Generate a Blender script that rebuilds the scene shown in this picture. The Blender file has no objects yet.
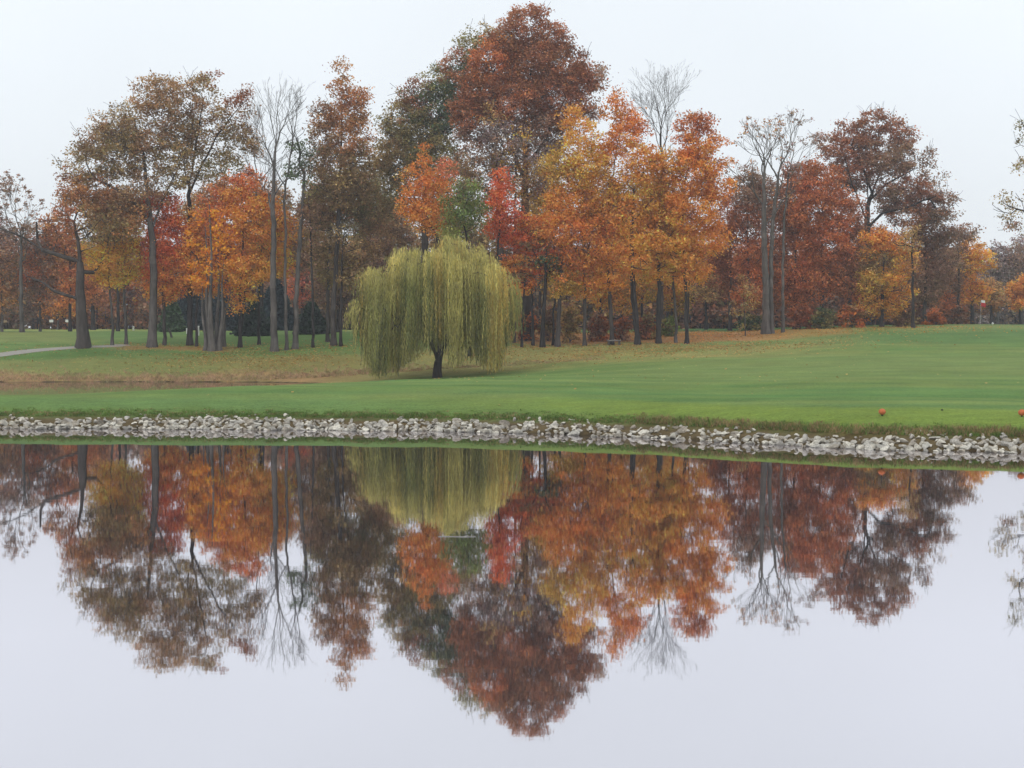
import bpy, math, random
import numpy as np
from mathutils import Vector, noise

R = math.radians
rng = np.random.default_rng(7)
random.seed(7)
F = 1422.0
CAMZ = 3.3
HAZE = .0007
PITCH = math.atan(54.0 / F)
scn = bpy.context.scene
COL = scn.collection

# ------------------------------------------------------------------ basics
def lin(c):
    c = np.asarray(c, dtype=float) / 255.0
    return np.where(c <= 0.04045, c / 12.92, ((c + 0.055) / 1.055) ** 2.4)

def slope_of(py):
    return math.tan(math.atan((384.0 - py) / F) - PITCH)

def world_at(px, py, D):
    """a point D metres out, seen under this bearing and elevation"""
    k = math.sqrt(1.0 + 0.0)
    # camera space ray (right, up, forward)
    r, u, f = (px - 512.0) / F, (384.0 - py) / F, 1.0
    cy, sy = math.cos(PITCH), math.sin(PITCH)
    fy = f * cy + u * sy
    fz = -f * sy + u * cy
    return np.array([r / fy * D, D, CAMZ + fz / fy * D])

# ------------------------------------------------------------------ terrain
PXC = np.array([-900, -300, 0, 240, 437, 560, 700, 900, 1100, 1900], float)
DR = np.array([40, 50, 55, 62, 70, 78, 85, 89, 92, 95, 103, 112, 125, 150, 200, 400, 4000], float)
TAB = np.array([
 [.8, .8, .8, .95, .95, .95, .95, .95, .95, .95],
 [.8, .8, .8, .95, .95, .95, .95, .95, .95, .95],
 [.7, .8, .8, 1.05, 1.15, 1.1, 1.0, 1.1, 1.1, 1.1],
 [.1, .1, .2, .85, 1.22, 1.15, 1.1, 1.25, 1.3, 1.3],
 [-.5, -.5, -.4, .25, .9, 1.05, 1.2, 1.4, 1.5, 1.5],
 [-.7, -.7, -.6, -.3, .55, .9, 1.35, 1.6, 1.7, 1.7],
 [-.45, -.45, -.4, -.3, .42, .95, 1.55, 1.85, 1.9, 1.9],
 [-.3, -.3, -.28, -.2, .55, 1.15, 1.72, 2.1, 2.15, 2.1],
 [.3, .3, .3, .28, .85, 1.4, 1.85, 2.25, 2.3, 2.3],
 [.9, .9, .9, .85, 1.15, 1.65, 2.0, 2.5, 2.5, 2.5],
 [2.0, 2.0, 2.0, 1.95, 2.2, 2.35, 2.4, 3.0, 3.0, 3.0],
 [2.6, 2.6, 2.6, 2.7, 2.9, 3.0, 2.95, 3.5, 3.5, 3.5],
 [3.1, 3.1, 3.1, 3.1, 3.1, 3.1, 3.25, 3.8, 3.8, 3.8],
 [3.3, 3.3, 3.3, 3.3, 3.3, 3.3, 3.4, 3.7, 3.7, 3.7],
 [3.5, 3.5, 3.5, 3.5, 3.5, 3.5, 3.5, 3.6, 3.6, 3.6],
 [3.6, 3.6, 3.6, 3.6, 3.6, 3.6, 3.6, 3.6, 3.6, 3.6],
 [3.6, 3.6, 3.6, 3.6, 3.6, 3.6, 3.6, 3.6, 3.6, 3.6]])
gx = np.arange(-900, 1901, 10.0)
gd = np.concatenate([np.arange(40, 160, 0.5), np.geomspace(160, 4000, 60)])
_t = np.array([np.interp(gx, PXC, row) for row in TAB])
_t = np.array([np.interp(gd, DR, _t[:, i]) for i in range(len(gx))]).T
def _blur(a, k, axis):
    w = np.exp(-np.linspace(-2, 2, 2 * k + 1) ** 2); w /= w.sum()
    p = np.pad(a, [(k, k) if ax == axis else (0, 0) for ax in (0, 1)], mode='edge')
    return np.apply_along_axis(lambda v: np.convolve(v, w, 'valid'), axis, p)
_n = len(np.arange(40, 160, 0.5))
_t[:_n] = _blur(_t, 6, 0)[:_n]
GT = _blur(_t, 8, 1)

SHX = np.array([-400, -60, -17, -8, -2, 0, 2.5, 5.6, 8.1, 10.5, 13.7, 30, 60, 400], float)
SHD = np.array([90, 52, 47.6, 47.0, 46.2, 45.6, 44.4, 42.6, 40.2, 38.9, 38.2, 33, 30, 30], float)
def shore(X):
    X = np.asarray(X, float)
    w = 0.0
    out = 0.0
    for dx in (-1.5, -.75, 0, .75, 1.5):
        out = out + np.interp(X + dx, SHX, SHD)
    return out / 5 + 0.13 * np.sin(X * 1.7) + 0.09 * np.sin(X * 4.1 + 1)

def height(X, Y):
    X = np.atleast_1d(np.asarray(X, float)); Y = np.atleast_1d(np.asarray(Y, float))
    s = Y - shore(X)
    near = np.interp(s, [-30, -8, -2, -.6, 0, 1.2, 2.0, 3.0, 5, 14], [-1.6, -1.5, -.7, -.25, -.03, .31, .58, .78, .92, 1.0])
    Yc = np.clip(Y, 40, 3999)
    px = np.clip(512 + F * X / Yc, -899, 1899)
    fi = np.clip(np.interp(Yc, gd, np.arange(len(gd))), 0, len(gd) - 1.001)
    fj = (px + 900) / 10.0; fj = np.clip(fj, 0, len(gx) - 1.001)
    i = fi.astype(int); j = fj.astype(int); a = fi - i; b = fj - j
    tab = (GT[i, j] * (1 - a) * (1 - b) + GT[i + 1, j] * a * (1 - b) + GT[i, j + 1] * (1 - a) * b + GT[i + 1, j + 1] * a * b)
    w = np.clip((s - 3) / 6, 0, 1); w = w * w * (3 - 2 * w)
    h = near * (1 - w) + tab * w
    und = 0.05 * np.sin(X * .35 + Y * .21) * np.sin(Y * .3 - X * .13 + 2) + 0.02 * np.sin(X * 1.1 + 1) * np.sin(Y * .9)
    h = h + und * np.clip((s - 2) / 5, 0, 1)
    nb = np.interp(Y, [-400, -6, 0, 3, 6.5, 9], [2.4, 1.9, 1.7, 1.2, 0, -1.5])
    return np.where(Y < 9, nb, h)

def hz(x, y):
    return float(height(x, y)[0])

# ------------------------------------------------------------------ materials
def nodes_of(m):
    m.use_nodes = True
    nt = m.node_tree
    for n in list(nt.nodes): nt.nodes.remove(n)
    return nt, nt.nodes, nt.links

def N(nt, typ, **kw):
    n = nt.nodes.new(typ)
    for k, v in kw.items():
        if k in ('inp',):
            for a, b in v.items(): n.inputs[a].default_value = b
        else: setattr(n, k, v)
    return n

def mat_vcol(name, rough=0.9, trans=0.0, nscale=3.0, namp=0.25, bump=0.0, bscale=20.0, stretch=(1, 1, 1)):
    m = bpy.data.materials.new(name)
    nt, ns, L = nodes_of(m)
    out = N(nt, 'ShaderNodeOutputMaterial')
    at = N(nt, 'ShaderNodeAttribute', attribute_name='Col')
    tc = N(nt, 'ShaderNodeTexCoord')
    mp = N(nt, 'ShaderNodeMapping'); mp.inputs['Scale'].default_value = stretch
    L.new(tc.outputs['Object'], mp.inputs['Vector'])
    no = N(nt, 'ShaderNodeTexNoise', inp={'Scale': nscale, 'Detail': 4.0})
    L.new(mp.outputs[0], no.inputs['Vector'])
    mr = N(nt, 'ShaderNodeMapRange', inp={1: .3, 2: .7, 3: 1 - namp, 4: 1 + namp})
    L.new(no.outputs['Fac'], mr.inputs[0])
    mx = N(nt, 'ShaderNodeVectorMath', operation='SCALE')
    L.new(at.outputs['Color'], mx.inputs[0]); L.new(mr.outputs[0], mx.inputs['Scale'])
    b = N(nt, 'ShaderNodeBsdfPrincipled', inp={'Roughness': rough, 'Specular IOR Level': 0.15})
    L.new(mx.outputs[0], b.inputs['Base Color'])
    if bump:
        bn = N(nt, 'ShaderNodeTexNoise', inp={'Scale': bscale, 'Detail': 5.0})
        L.new(mp.outputs[0], bn.inputs['Vector'])
        bp = N(nt, 'ShaderNodeBump', inp={'Strength': 1.0, 'Distance': bump})
        L.new(bn.outputs['Fac'], bp.inputs['Height']); L.new(bp.outputs[0], b.inputs['Normal'])
    if trans > 0:
        tr = N(nt, 'ShaderNodeBsdfTranslucent'); L.new(mx.outputs[0], tr.inputs['Color'])
        ms = N(nt, 'ShaderNodeMixShader', inp={0: trans})
        L.new(b.outputs[0], ms.inputs[1]); L.new(tr.outputs[0], ms.inputs[2]); L.new(ms.outputs[0], out.inputs[0])
    else:
        L.new(b.outputs[0], out.inputs[0])
    return m

def mat_plain(name, rgb, rough=0.8, namp=0.2, nscale=8.0, bump=0.01, vary=None, stretch=(1, 1, 1), wet=False):
    """two-tone noise material; vary = second colour"""
    m = bpy.data.materials.new(name)
    nt, ns, L = nodes_of(m)
    out = N(nt, 'ShaderNodeOutputMaterial')
    tc = N(nt, 'ShaderNodeTexCoord')
    mp = N(nt, 'ShaderNodeMapping'); mp.inputs['Scale'].default_value = stretch
    L.new(tc.outputs['Object'], mp.inputs['Vector'])
    no = N(nt, 'ShaderNodeTexNoise', inp={'Scale': nscale, 'Detail': 6.0, 'Roughness': .65})
    L.new(mp.outputs[0], no.inputs['Vector'])
    cr = N(nt, 'ShaderNodeValToRGB')
    c = np.array(rgb); c2 = np.array(vary) if vary is not None else c * (1 + namp)
    cr.color_ramp.elements[0].position = .32; cr.color_ramp.elements[1].position = .68
    cr.color_ramp.elements[0].color = (*(c * (1 - namp)), 1); cr.color_ramp.elements[1].color = (*c2, 1)
    L.new(no.outputs['Fac'], cr.inputs[0])
    b = N(nt, 'ShaderNodeBsdfPrincipled', inp={'Roughness': rough, 'Specular IOR Level': 0.2})
    if wet:   # damp, muddy foot of the stones near the water line
        ge = N(nt, 'ShaderNodeNewGeometry'); sx = N(nt, 'ShaderNodeSeparateXYZ'); L.new(ge.outputs['Position'], sx.inputs[0])
        n3 = N(nt, 'ShaderNodeTexNoise', inp={'Scale': 2.5}); L.new(ge.outputs['Position'], n3.inputs['Vector'])
        ad = N(nt, 'ShaderNodeMath', operation='MULTIPLY_ADD', inp={1: -.16}); L.new(n3.outputs['Fac'], ad.inputs[0]); L.new(sx.outputs['Z'], ad.inputs[2])
        wr = N(nt, 'ShaderNodeMapRange', inp={1: -.1, 2: -.03, 3: .5, 4: 1.0}); L.new(ad.outputs[0], wr.inputs[0])
        tn = N(nt, 'ShaderNodeMapRange', inp={1: .45, 2: .65, 3: 1.0, 4: .62}); L.new(n3.outputs['Fac'], tn.inputs[0])
        mm = N(nt, 'ShaderNodeMath', operation='MULTIPLY'); L.new(wr.outputs[0], mm.inputs[0]); L.new(tn.outputs[0], mm.inputs[1])
        ws = N(nt, 'ShaderNodeVectorMath', operation='SCALE'); L.new(cr.outputs[0], ws.inputs[0]); L.new(mm.outputs[0], ws.inputs['Scale'])
        L.new(ws.outputs[0], b.inputs['Base Color'])
    else:
        L.new(cr.outputs[0], b.inputs['Base Color'])
    if bump:
        bp = N(nt, 'ShaderNodeBump', inp={'Strength': 1.0, 'Distance': bump})
        L.new(no.outputs['Fac'], bp.inputs['Height']); L.new(bp.outputs[0], b.inputs['Normal'])
    L.new(b.outputs[0], out.inputs[0])
    return m

M_LEAF = mat_vcol('leaves', rough=.8, trans=.3, nscale=.8, namp=.18)
M_BARK = mat_vcol('bark', rough=.95, nscale=5, namp=.35, bump=.03, bscale=9, stretch=(1, 1, .25))
M_GRASS = mat_vcol('blades', rough=.9, trans=.2, nscale=1.0, namp=.2)

def mat_ground():
    m = bpy.data.materials.new('turf')
    nt, ns, L = nodes_of(m)
    out = N(nt, 'ShaderNodeOutputMaterial')
    at = N(nt, 'ShaderNodeAttribute', attribute_name='Col')
    tc = N(nt, 'ShaderNodeTexCoord')
    def nz(scale, detail, lo, hi, st=(1, 1, 1), rough=.6):
        mp = N(nt, 'ShaderNodeMapping'); mp.inputs['Scale'].default_value = st
        L.new(tc.outputs['Object'], mp.inputs['Vector'])
        n = N(nt, 'ShaderNodeTexNoise', inp={'Scale': scale, 'Detail': detail, 'Roughness': rough})
        L.new(mp.outputs[0], n.inputs['Vector'])
        r = N(nt, 'ShaderNodeMapRange', inp={1: .3, 2: .7, 3: lo, 4: hi}); L.new(n.outputs['Fac'], r.inputs[0])
        return n, r
    n1, r1 = nz(.35, 5, .86, 1.14)
    n2, r2 = nz(9.0, 8, .58, 1.42, rough=.85)
    n3, r3 = nz(2.0, 4, .0, 1.0, st=(.7, .9, 1), rough=.7)
    n4, r4 = nz(1.6, 6, .82, 1.18, st=(.35, 2.4, 1), rough=.75)
    n5, r5 = nz(26.0, 3, .68, 1.32, rough=.85)
    m0 = N(nt, 'ShaderNodeMath', operation='MULTIPLY'); L.new(r1.outputs[0], m0.inputs[0]); L.new(r4.outputs[0], m0.inputs[1])
    m1 = N(nt, 'ShaderNodeMath', operation='MULTIPLY'); L.new(m0.outputs[0], m1.inputs[0]); L.new(r5.outputs[0], m1.inputs[1])
    mul = N(nt, 'ShaderNodeMath', operation='MULTIPLY'); L.new(m1.outputs[0], mul.inputs[0]); L.new(r2.outputs[0], mul.inputs[1])
    sc = N(nt, 'ShaderNodeVectorMath', operation='SCALE'); L.new(at.outputs['Color'], sc.inputs[0]); L.new(mul.outputs[0], sc.inputs['Scale'])
    # patches of thinner, yellower turf
    pw = N(nt, 'ShaderNodeMath', operation='POWER', inp={1: 2.2}); L.new(r3.outputs[0], pw.inputs[0])
    p2 = N(nt, 'ShaderNodeMath', operation='MULTIPLY', inp={1: .38}); L.new(pw.outputs[0], p2.inputs[0])
    hs = N(nt, 'ShaderNodeVectorMath', operation='MULTIPLY'); hs.inputs[1].default_value = (1.32, 1.10, .78)
    L.new(sc.outputs[0], hs.inputs[0])
    mx = N(nt, 'ShaderNodeMix', data_type='RGBA'); L.new(p2.outputs[0], mx.inputs[0]); L.new(sc.outputs[0], mx.inputs[6]); L.new(hs.outputs[0], mx.inputs[7])
    b = N(nt, 'ShaderNodeBsdfPrincipled', inp={'Roughness': .95, 'Specular IOR Level': 0.1})
    L.new(mx.outputs[2], b.inputs['Base Color'])
    bp = N(nt, 'ShaderNodeBump', inp={'Strength': .7, 'Distance': .05}); L.new(n2.outputs['Fac'], bp.inputs['Height']); L.new(bp.outputs[0], b.inputs['Normal'])
    L.new(b.outputs[0], out.inputs[0])
    return m
M_GROUND = mat_ground()

def mat_water():
    m = bpy.data.materials.new('water')
    nt, ns, L = nodes_of(m)
    out = N(nt, 'ShaderNodeOutputMaterial')
    tc = N(nt, 'ShaderNodeTexCoord')
    def wave(scale, st, amp, detail=2.0):
        mp = N(nt, 'ShaderNodeMapping'); mp.inputs['Scale'].default_value = st
        L.new(tc.outputs['Object'], mp.inputs['Vector'])
        n = N(nt, 'ShaderNodeTexNoise', inp={'Scale': scale, 'Detail': detail}); L.new(mp.outputs[0], n.inputs['Vector'])
        k = N(nt, 'ShaderNodeMath', operation='MULTIPLY', inp={1: amp}); L.new(n.outputs['Fac'], k.inputs[0])
        return k
    a = wave(1.0, (1.0, 3.6, 1), 1.0)
    b_ = wave(1.0, (.25, .8, 1), 2.2)
    ad = N(nt, 'ShaderNodeMath', operation='ADD'); L.new(a.outputs[0], ad.inputs[0]); L.new(b_.outputs[0], ad.inputs[1])
    bp = N(nt, 'ShaderNodeBump', inp={'Strength': 1.0, 'Distance': .0002}); L.new(ad.outputs[0], bp.inputs['Height'])
    g = N(nt, 'ShaderNodeBsdfGlossy', inp={'Color': (.845, .82, .865, 1), 'Roughness': .021})
    L.new(bp.outputs[0], g.inputs['Normal'])
    d = N(nt, 'ShaderNodeBsdfDiffuse', inp={'Color': (.10, .10, .085, 1)})
    lw = N(nt, 'ShaderNodeLayerWeight', inp={'Blend': .5})
    mr = N(nt, 'ShaderNodeMapRange', inp={1: .3, 2: .8, 3: .35, 4: .96}); L.new(lw.outputs['Facing'], mr.inputs[0])
    ms = N(nt, 'ShaderNodeMixShader'); L.new(mr.outputs[0], ms.inputs[0]); L.new(d.outputs[0], ms.inputs[1]); L.new(g.outputs[0], ms.inputs[2])
    L.new(ms.outputs[0], out.inputs[0])
    return m
M_WATER = mat_water()

# ------------------------------------------------------------------ mesh helpers
def mesh_np(name, verts, faces_flat, nper, cols=None, mat=None, smooth=False):
    verts = np.asarray(verts, dtype=np.float32); faces_flat = np.asarray(faces_flat, dtype=np.int32).ravel()
    me = bpy.data.meshes.new(name)
    nf = len(faces_flat) // nper
    me.vertices.add(len(verts)); me.vertices.foreach_set('co', verts.ravel())
    me.loops.add(len(faces_flat)); me.loops.foreach_set('vertex_index', faces_flat)
    me.polygons.add(nf); me.polygons.foreach_set('loop_start', np.arange(nf, dtype=np.int32) * nper)
    try: me.polygons.foreach_set('loop_total', np.full(nf, nper, dtype=np.int32))
    except Exception: pass
    if smooth: me.polygons.foreach_set('use_smooth', np.ones(nf, dtype=bool))
    if cols is not None:
        ca = me.color_attributes.new('Col', 'FLOAT_COLOR', 'POINT')
        c4 = np.ones((len(verts), 4), dtype=np.float32); c4[:, :3] = np.clip(cols, 0, .95)
        ca.data.foreach_set('color', c4.ravel())
    if mat: me.materials.append(mat)
    me.update(calc_edges=True)
    return me

def link(name, me, parent=None, loc=(0, 0, 0)):
    o = bpy.data.objects.new(name, me); COL.objects.link(o)
    o.location = loc
    if parent: o.parent = parent
    return o

def tag(o, label=None, cat=None, group=None, kind=None):
    if label: o['label'] = label
    if cat: o['category'] = cat
    if group: o['group'] = group
    if kind: o['kind'] = kind
    return o

def empty(name, loc, label, cat, group=None):
    o = bpy.data.objects.new(name, None); COL.objects.link(o); o.location = loc
    return tag(o, label, cat, group)

# ------------------------------------------------------------------ skeleton growth
def grow(trunks, att, step, kill, iters=160, up=.12, wig=.25):
    """space colonisation from seed polylines towards attractor points"""
    P = []; par = []
    for (pts, par0) in trunks:
        pts = [np.array(p, float) for p in pts]
        last = par0
        if last is None:
            P.append(pts[0]); par.append(-1); last = len(P) - 1
        elif isinstance(last, str):   # 'near': attach to nearest existing node
            d = np.linalg.norm(np.array(P) - pts[0], axis=1); last = int(d.argmin())
            pts = [P[last]] + pts[1:]
        for a, b in zip(pts[:-1], pts[1:]):
            n = max(1, int(np.linalg.norm(b - a) / step))
            for k in range(1, n + 1):
                q = a + (b - a) * k / n
                if k < n: q = q + rng.normal(0, .03, 3) * step * 2
                P.append(q); par.append(last); last = len(P) - 1
    P = list(P); n0 = len(P)
    if len(att) == 0:
        return np.array(P), np.array(par)
    A = att.copy(); alive = np.ones(len(A), bool)
    PA = np.array(P)
    # attractors only pull on nodes above the clear bole
    zmin = PA[:, 2].min(); ztop = PA[:, 2].max()
    ok = PA[:, 2] > zmin + .42 * (ztop - zmin)
    dist = np.full(len(A), 1e9); near = np.zeros(len(A), int)
    idx = np.where(ok)[0]
    for s in range(0, len(idx), 400):
        ii = idx[s:s + 400]
        dd = np.linalg.norm(A[:, None] - PA[None, ii], axis=2)
        m = dd.min(1); w = m < dist; dist[w] = m[w]; near[w] = ii[dd.argmin(1)[w]]
    for it in range(iters):
        alive &= dist > kill
        if not alive.any(): break
        ia = np.where(alive)[0]
        nn = near[ia]; v = A[ia] - PA[nn]; v /= np.linalg.norm(v, axis=1)[:, None] + 1e-9
        u, inv = np.unique(nn, return_inverse=True)
        acc = np.zeros((len(u), 3)); np.add.at(acc, inv, v)
        acc /= np.linalg.norm(acc, axis=1)[:, None] + 1e-9
        acc += rng.normal(0, wig, acc.shape); acc[:, 2] += up
        acc /= np.linalg.norm(acc, axis=1)[:, None] + 1e-9
        new = PA[u] + acc * step
        base = len(PA)
        PA = np.vstack([PA, new]); par.extend(u.tolist())
        dd = np.linalg.norm(A[ia][:, None] - new[None], axis=2)
        m = dd.min(1); a = dd.argmin(1)
        w = m < dist[ia]
        dist[ia[w]] = m[w]; near[ia[w]] = base + a[w]
        if len(PA) > 9000: break
    return PA, np.array(par)

def branch_mesh(P, par, rbase, rtip, col, K=5, expo=.62, flare=.5, origin=None, boost=None):
    n = len(P)
    nch = np.zeros(n, int)
    for p in par:
        if p >= 0: nch[p] += 1
    w = np.where(nch == 0, 1.0, 0.0)
    for q_ in (boost or []): w[q_] += 12 if len(P) > 1500 else 9
    for i in range(n - 1, 0, -1):
        if par[i] >= 0: w[par[i]] += w[i]
    wmax = w.max()
    r = rtip + (rbase - rtip) * (w / wmax) ** expo
    # roots: thin the bole gently with height so it tapers
    z0 = P[0, 2]; hgt = max(P[:, 2].max() - z0, 1)
    r = r * (1 + flare * np.exp(-(P[:, 2] - z0) / (1.2 * rbase + .12)))* (1 - .6 * np.clip((P[:, 2] - z0) / hgt, 0, 1))
    r = np.maximum(r, rtip * .6)
    heavy = np.full(n, -1); hw = np.zeros(n)
    for i in range(n):
        p = par[i]
        if p >= 0 and w[i] > hw[p]: hw[p] = w[i]; heavy[p] = i
    ch = np.where(par >= 0)[0]
    pa = par[ch]
    d = P[ch] - P[pa]; d /= np.linalg.norm(d, axis=1)[:, None] + 1e-9
    nd = np.zeros((n, 3)); nd[ch] = d
    nd[par < 0] = (0, 0, 1)
    main = heavy[pa] == ch
    ds = np.where(main[:, None], nd[pa], d)
    rs = np.where(main, r[pa], np.minimum(r[pa], r[ch] * 1.15))
    ref = np.array([.9, .31, .2]); ref /= np.linalg.norm(ref)
    def ring(c, dirv, rad):
        a = np.cross(dirv, ref); a /= np.linalg.norm(a, axis=1)[:, None] + 1e-6
        b = np.cross(dirv, a)
        th = np.arange(K) * 2 * math.pi / K
        return c[:, None] + rad[:, None, None] * (np.cos(th)[None, :, None] * a[:, None] + np.sin(th)[None, :, None] * b[:, None])
    r0 = ring(P[pa], ds, rs); r1 = ring(P[ch], nd[ch], r[ch])
    m = len(ch)
    V = np.concatenate([r0, r1], axis=1).reshape(-1, 3)
    base = (np.arange(m) * 2 * K)[:, None, None]
    k = np.arange(K); k2 = (k + 1) % K
    q = np.stack([k, k2, K + k2, K + k], axis=1)[None]
    Fc = (base + q).reshape(-1)
    shade = (.8 + .4 * rng.random(m))[:, None]
    c = np.repeat(np.asarray(col)[None] * shade, 2 * K, axis=0)
    if origin is not None: V = V - origin
    return mesh_np('trunk', V, Fc, 4, c, M_BARK, smooth=True)

def leaf_mesh(name, C, cols, nleaf, size, spread, flat=.6, jit=.22, hang=0.0, mat=None, origin=None, upbias=.4):
    """small pointed leaf faces gathered round cluster centres"""
    n = len(C)
    cl = np.repeat(np.arange(n), nleaf); m = len(cl)
    sp = np.repeat(spread * (.7 + .6 * rng.random(n)), nleaf)[:, None]
    off = rng.normal(0, 1, (m, 3)); off *= (np.abs(rng.normal(.75, .3, m)) / (np.linalg.norm(off, axis=1) + 1e-6))[:, None]
    off *= np.array([1, 1, flat]) * sp
    pos = C[cl] + off
    nrm = rng.normal(0, 1, (m, 3)); nrm[:, 2] = np.abs(nrm[:, 2]) + upbias
    nrm /= np.linalg.norm(nrm, axis=1)[:, None]
    t = rng.normal(0, 1, (m, 3)); t[:, 2] -= hang
    t -= nrm * (t * nrm).sum(1)[:, None]; t /= np.linalg.norm(t, axis=1)[:, None] + 1e-9
    b = np.cross(nrm, t)
    s = (size * (.55 + .8 * rng.random(m)))[:, None]
    V = np.stack([pos - t * s * .6, pos + b * s * .38 + t * s * .05, pos + t * s * .6, pos - b * s * .38 + t * s * .05], axis=1).reshape(-1, 3)
    cj = cols * (1 + jit * .8 * rng.normal(0, 1, (n, 1)))
    lc = cj[cl] * (1 + jit * rng.normal(0, 1, (m, 1))) * (1 + .06 * rng.normal(0, 1, (m, 3)))
    lc = np.clip(lc, .004, .92)
    lc = np.repeat(lc, 4, axis=0)
    if origin is not None: V = V - origin
    return mesh_np(name, V, np.arange(4 * m), 4, lc, mat or M_LEAF)

LEAFGAIN = 1.55
C_ = dict(
 red=(206, 98, 40), dred=(152, 90, 52), orange=(214, 134, 44), rorange=(212, 126, 44), gold=(220, 148, 46), yellow=(220, 158, 50),
 oliveyel=(176, 140, 52), green=(112, 128, 64), dgreen=(84, 98, 64), olive=(130, 118, 72), brown=(150, 116, 78), obrown=(162, 112, 64),
 rbrown=(144, 92, 60), pbrown=(134, 102, 80), pgrey=(138, 118, 112), rust=(176, 104, 54), tan=(174, 138, 84), olivebr=(142, 118, 74), pale=(166, 146, 90))
GRAY = np.array([.105, .092, .084]); DARK = np.array([.045, .038, .036]); MID = np.array([.075, .062, .056]); PALE = np.array([.17, .155, .145])

def gapnoise(P, sc):
    return np.array([noise.noise(Vector(p / sc)) for p in P])

BUDGET = [0]
def fan(P, par, org_nodes, reach, up=.5, depth=4, seed=0, spread=.5):
    '''recursive fine branching from existing nodes: each shoot keeps climbing and forks'''
    r = np.random.default_rng(seed); P = [p for p in P]; par = list(par)
    def shoot(node, d, L, lev):
        n = max(3, int(L / .35)); cur = node
        side = []
        for i in range(n):
            d = d + r.normal(0, .14, 3) + np.array([0, 0, .06 * up]); d = d / np.linalg.norm(d)
            P.append(P[cur] + d * L / n); par.append(cur); cur = len(P) - 1
            if lev < depth and i >= n * .2: side.append((cur, d.copy(), i / n))
        if lev < depth:
            k = 4 if lev == 0 else 3
            side = [side[int(q)] for q in np.linspace(0, len(side) - 1, min(len(side), k + (lev < 2) * 2))]
            for (c, dd, f) in side:
                a = r.uniform(0, 2 * math.pi); sv = np.array([math.cos(a), math.sin(a) * .8, 0])
                nd = dd + sv * spread * r.uniform(.7, 1.3); nd /= np.linalg.norm(nd)
                shoot(c, nd, L * (.72 - .28 * f) * r.uniform(.75, 1.1), lev + 1)
    for (nd, dv, L) in org_nodes: shoot(nd, dv, L, 0)
    return np.array(P), np.array(par)

def bare_tree(name, label, px, D, tw, path, forks, bark, leaves=None, rtip=.007, spread=.5, depth=4, Lk=1.0):
    k = D / F
    x0 = world_at(px, 330, D)[0]; base = np.array([x0, D, hz(x0, D) - .08])
    pts = [base] + [world_at(a, b, D) for a, b in path]
    P, par = grow([(pts, None)], np.zeros((0, 3)), .5, .5)
    starts = []
    for fi, (fx, fy, dx, dz, L) in enumerate(forks):
        t = world_at(fx, fy, D); nd = int(np.linalg.norm(P - t, axis=1).argmin())
        dv = np.array([dx, rng.normal(0, .25), dz]); dv /= np.linalg.norm(dv)
        starts.append((nd, dv, L * k * Lk))
    P, par = fan(P, par, starts, 1, seed=int(px), spread=spread, depth=depth)
    root = empty(name, tuple(base + np.array([0, 0, .08])), label, 'tree', BARE)
    org = np.array(root.location)
    link('trunk', branch_mesh(P, par, tw * k / 2, rtip, bark, origin=org, expo=.68), root)
    if leaves:
        c, frac = leaves
        tips = np.setdiff1d(np.arange(len(P)), par); q = P[rng.choice(tips, int(len(tips) * frac))]
        link('crown', leaf_mesh('crown', q, np.repeat(muted(lin(C_[c]))[None], len(q), 0) * LEAFGAIN, 5, .16, .25, origin=org), root)
    return root
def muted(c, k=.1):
    l = float(c @ np.array([.3, .59, .11])); return c * (1 - k) + l * k * np.array([1.05, 1, .98])
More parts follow.
